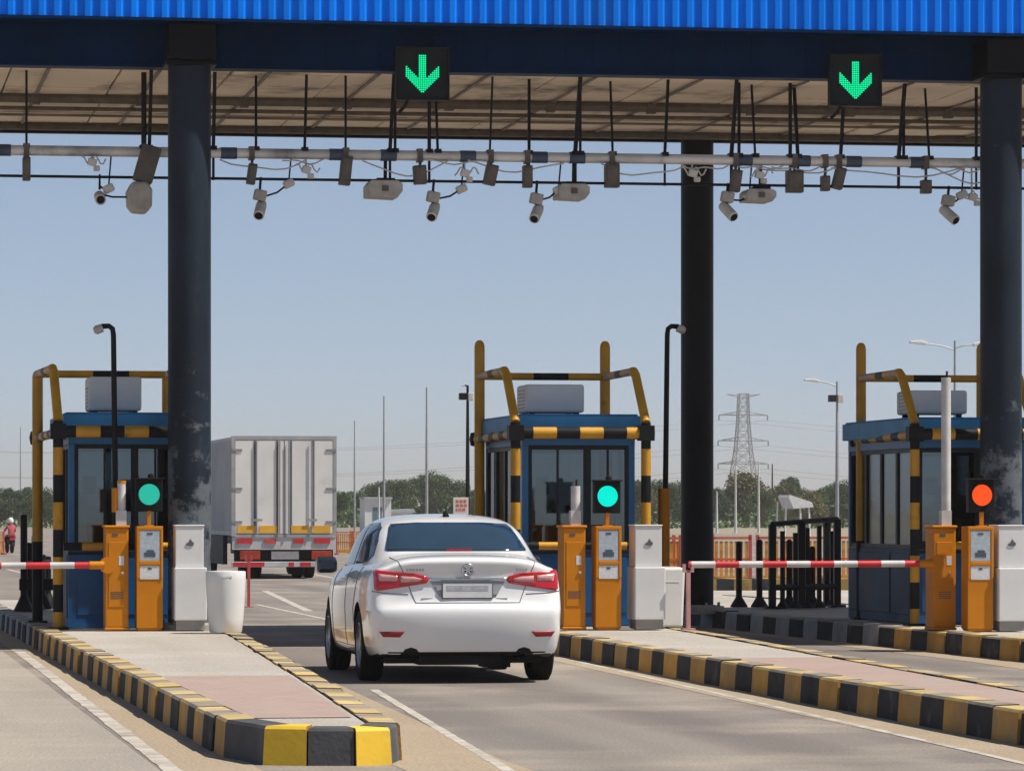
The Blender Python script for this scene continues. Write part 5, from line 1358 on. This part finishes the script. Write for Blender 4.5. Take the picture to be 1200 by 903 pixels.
b = MB(); b.box(-.12, -.2, .6, .12, -.14, .72); b.build('tail_lamp', RED, t)
def skin_person(name, label, joints, edges, radii, mats_by, loc, rz):
    me = bpy.data.meshes.new(name); me.from_pydata(joints, edges, [])
    o = bpy.data.objects.new(name, me); C.objects.link(o)
    sk = o.modifiers.new('skin', 'SKIN'); su = o.modifiers.new('sub', 'SUBSURF'); su.levels = 1; su.render_levels = 1
    for i, rr in enumerate(radii): me.skin_vertices[0].data[i].radius = (rr, rr)
    me.skin_vertices[0].data[0].use_root = True
    dg = bpy.context.evaluated_depsgraph_get(); dg.update()
    fin = bpy.data.meshes.new_from_object(o.evaluated_get(dg)); bpy.data.objects.remove(o)
    for m in mats_by[0]: fin.materials.append(m)
    for p_ in fin.polygons: p_.material_index = mats_by[1](p_.center); p_.use_smooth = True
    r = bpy.data.objects.new(name, fin); C.objects.link(r); r.location = loc; r.rotation_euler.z = rz
    return tag(r, label, 'person')
J = [(0, .15, .80), (0, .2, 1.0), (0, .28, 1.22), (0, .30, 1.33), (0, .32, 1.46), (-.17, .28, 1.22), (-.24, .48, 1.03), (-.26, .78, .92), (.17, .28, 1.22), (.24, .48, 1.03), (.26, .78, .92), (-.12, .15, .78), (-.2, .55, .72), (-.17, .4, .35), (.12, .15, .78), (.2, .55, .72), (.17, .4, .35), (-.17, .52, .29), (.17, .52, .29)]
E = [(0, 1), (1, 2), (2, 3), (3, 4), (2, 5), (5, 6), (6, 7), (2, 8), (8, 9), (9, 10), (0, 11), (11, 12), (12, 13), (0, 14), (14, 15), (15, 16), (13, 17), (16, 18)]
Rr = [.14, .14, .15, .06, .10, .065, .05, .035, .065, .05, .035, .10, .075, .05, .10, .075, .05, .04, .04]
pr = skin_person('person', 'rider in a red shirt and white helmet on the far motorcycle', J, E, Rr, ([CLOTH, TROU, SKIN], lambda c: 2 if c.z > 1.32 else (1 if c.z < .86 and c.y > .1 and c.z < .82 else 0)), (pm.x, pm.y, 0), .15)
b = MB(); b.lathe([(0, .16), (.07, .145), (.125, .08), (.14, 0), (.135, -.06), (.11, -.10)], 16, M=Matrix.Translation((0, .31, 1.48))); b.build('helmet', HELM, pr, smooth=60)

for o in bpy.data.objects:
    if o.parent is None and o.name in ('motorcycle', 'person'): o.scale = (.8, .8, .8)

# ------------------------------------------------------------------ haze, world, sun, camera
HAZE = True
if HAZE:
    b = MB(); b.box(-1500, -60, -1.2, 2600, 5200, 50); o = b.build('haze', []) ; o.data.materials.clear()
    m = bpy.data.materials.new('haze_air'); m.use_nodes = True; N = m.node_tree.nodes; N.remove(N['Principled BSDF'])
    v = N.new('ShaderNodeVolumePrincipled'); v.inputs['Color'].default_value = (1, .90, .82, 1); v.inputs['Density'].default_value = .00026; v.inputs['Anisotropy'].default_value = .2
    m.node_tree.links.new(v.outputs[0], N['Material Output'].inputs['Volume']); o.data.materials.append(m); o['kind'] = 'stuff'; o['label'] = 'thin pale summer haze over the whole plaza'

sdir = Vector((.58, -.21, 1.0)).normalized()
el = math.asin(sdir.z); az = math.atan2(sdir.x, sdir.y)
w = bpy.data.worlds.new('World'); SC.world = w; w.use_nodes = True
N = w.node_tree.nodes; L = w.node_tree.links
sky = N.new('ShaderNodeTexSky'); sky.sky_type = 'NISHITA'; sky.sun_disc = False; sky.sun_elevation = el; sky.sun_rotation = az
sky.altitude = 3000; sky.air_density = .6; sky.dust_density = 2.0; sky.ozone_density = 2.0
bg = N['Background']; bg.inputs['Strength'].default_value = .145
tint = N.new('ShaderNodeMix'); tint.data_type = 'RGBA'; tint.blend_type = 'MULTIPLY'; tint.inputs['Factor'].default_value = 1; tint.inputs['B'].default_value = (.965, .975, .985, 1)
gam = N.new('ShaderNodeGamma'); gam.inputs['Gamma'].default_value = .68; L.new(sky.outputs[0], gam.inputs['Color']); L.new(gam.outputs[0], tint.inputs['A']); L.new(tint.outputs['Result'], bg.inputs['Color'])
sl = bpy.data.lights.new('sun', 'SUN'); sl.energy = 4.4; sl.angle = math.radians(.55); sl.color = (1.0, .94, .85)
so = bpy.data.objects.new('sun', sl); C.objects.link(so); so.rotation_euler = (-sdir).to_track_quat('-Z', 'Y').to_euler(); so.location = (10, -10, 30)

cam = bpy.data.cameras.new('camera'); co = bpy.data.objects.new('camera', cam); C.objects.link(co)
cam.sensor_width = 36; cam.lens = F / 1200 * 36; cam.shift_y = (600 - 451.5) / 1200; cam.clip_start = .5; cam.clip_end = 12000
co.location = (0, 0, HC); co.rotation_euler = (PI / 2, 0, -TH)
SC.camera = co
SC.render.resolution_x, SC.render.resolution_y = 1024, 770
SC.view_settings.view_transform = 'Standard'; SC.view_settings.look = 'None'; SC.view_settings.exposure = 0.42; SC.view_settings.gamma = 1
SC.cycles.max_bounces = 8; SC.cycles.transparent_max_bounces = 16; SC.cycles.use_denoising = True
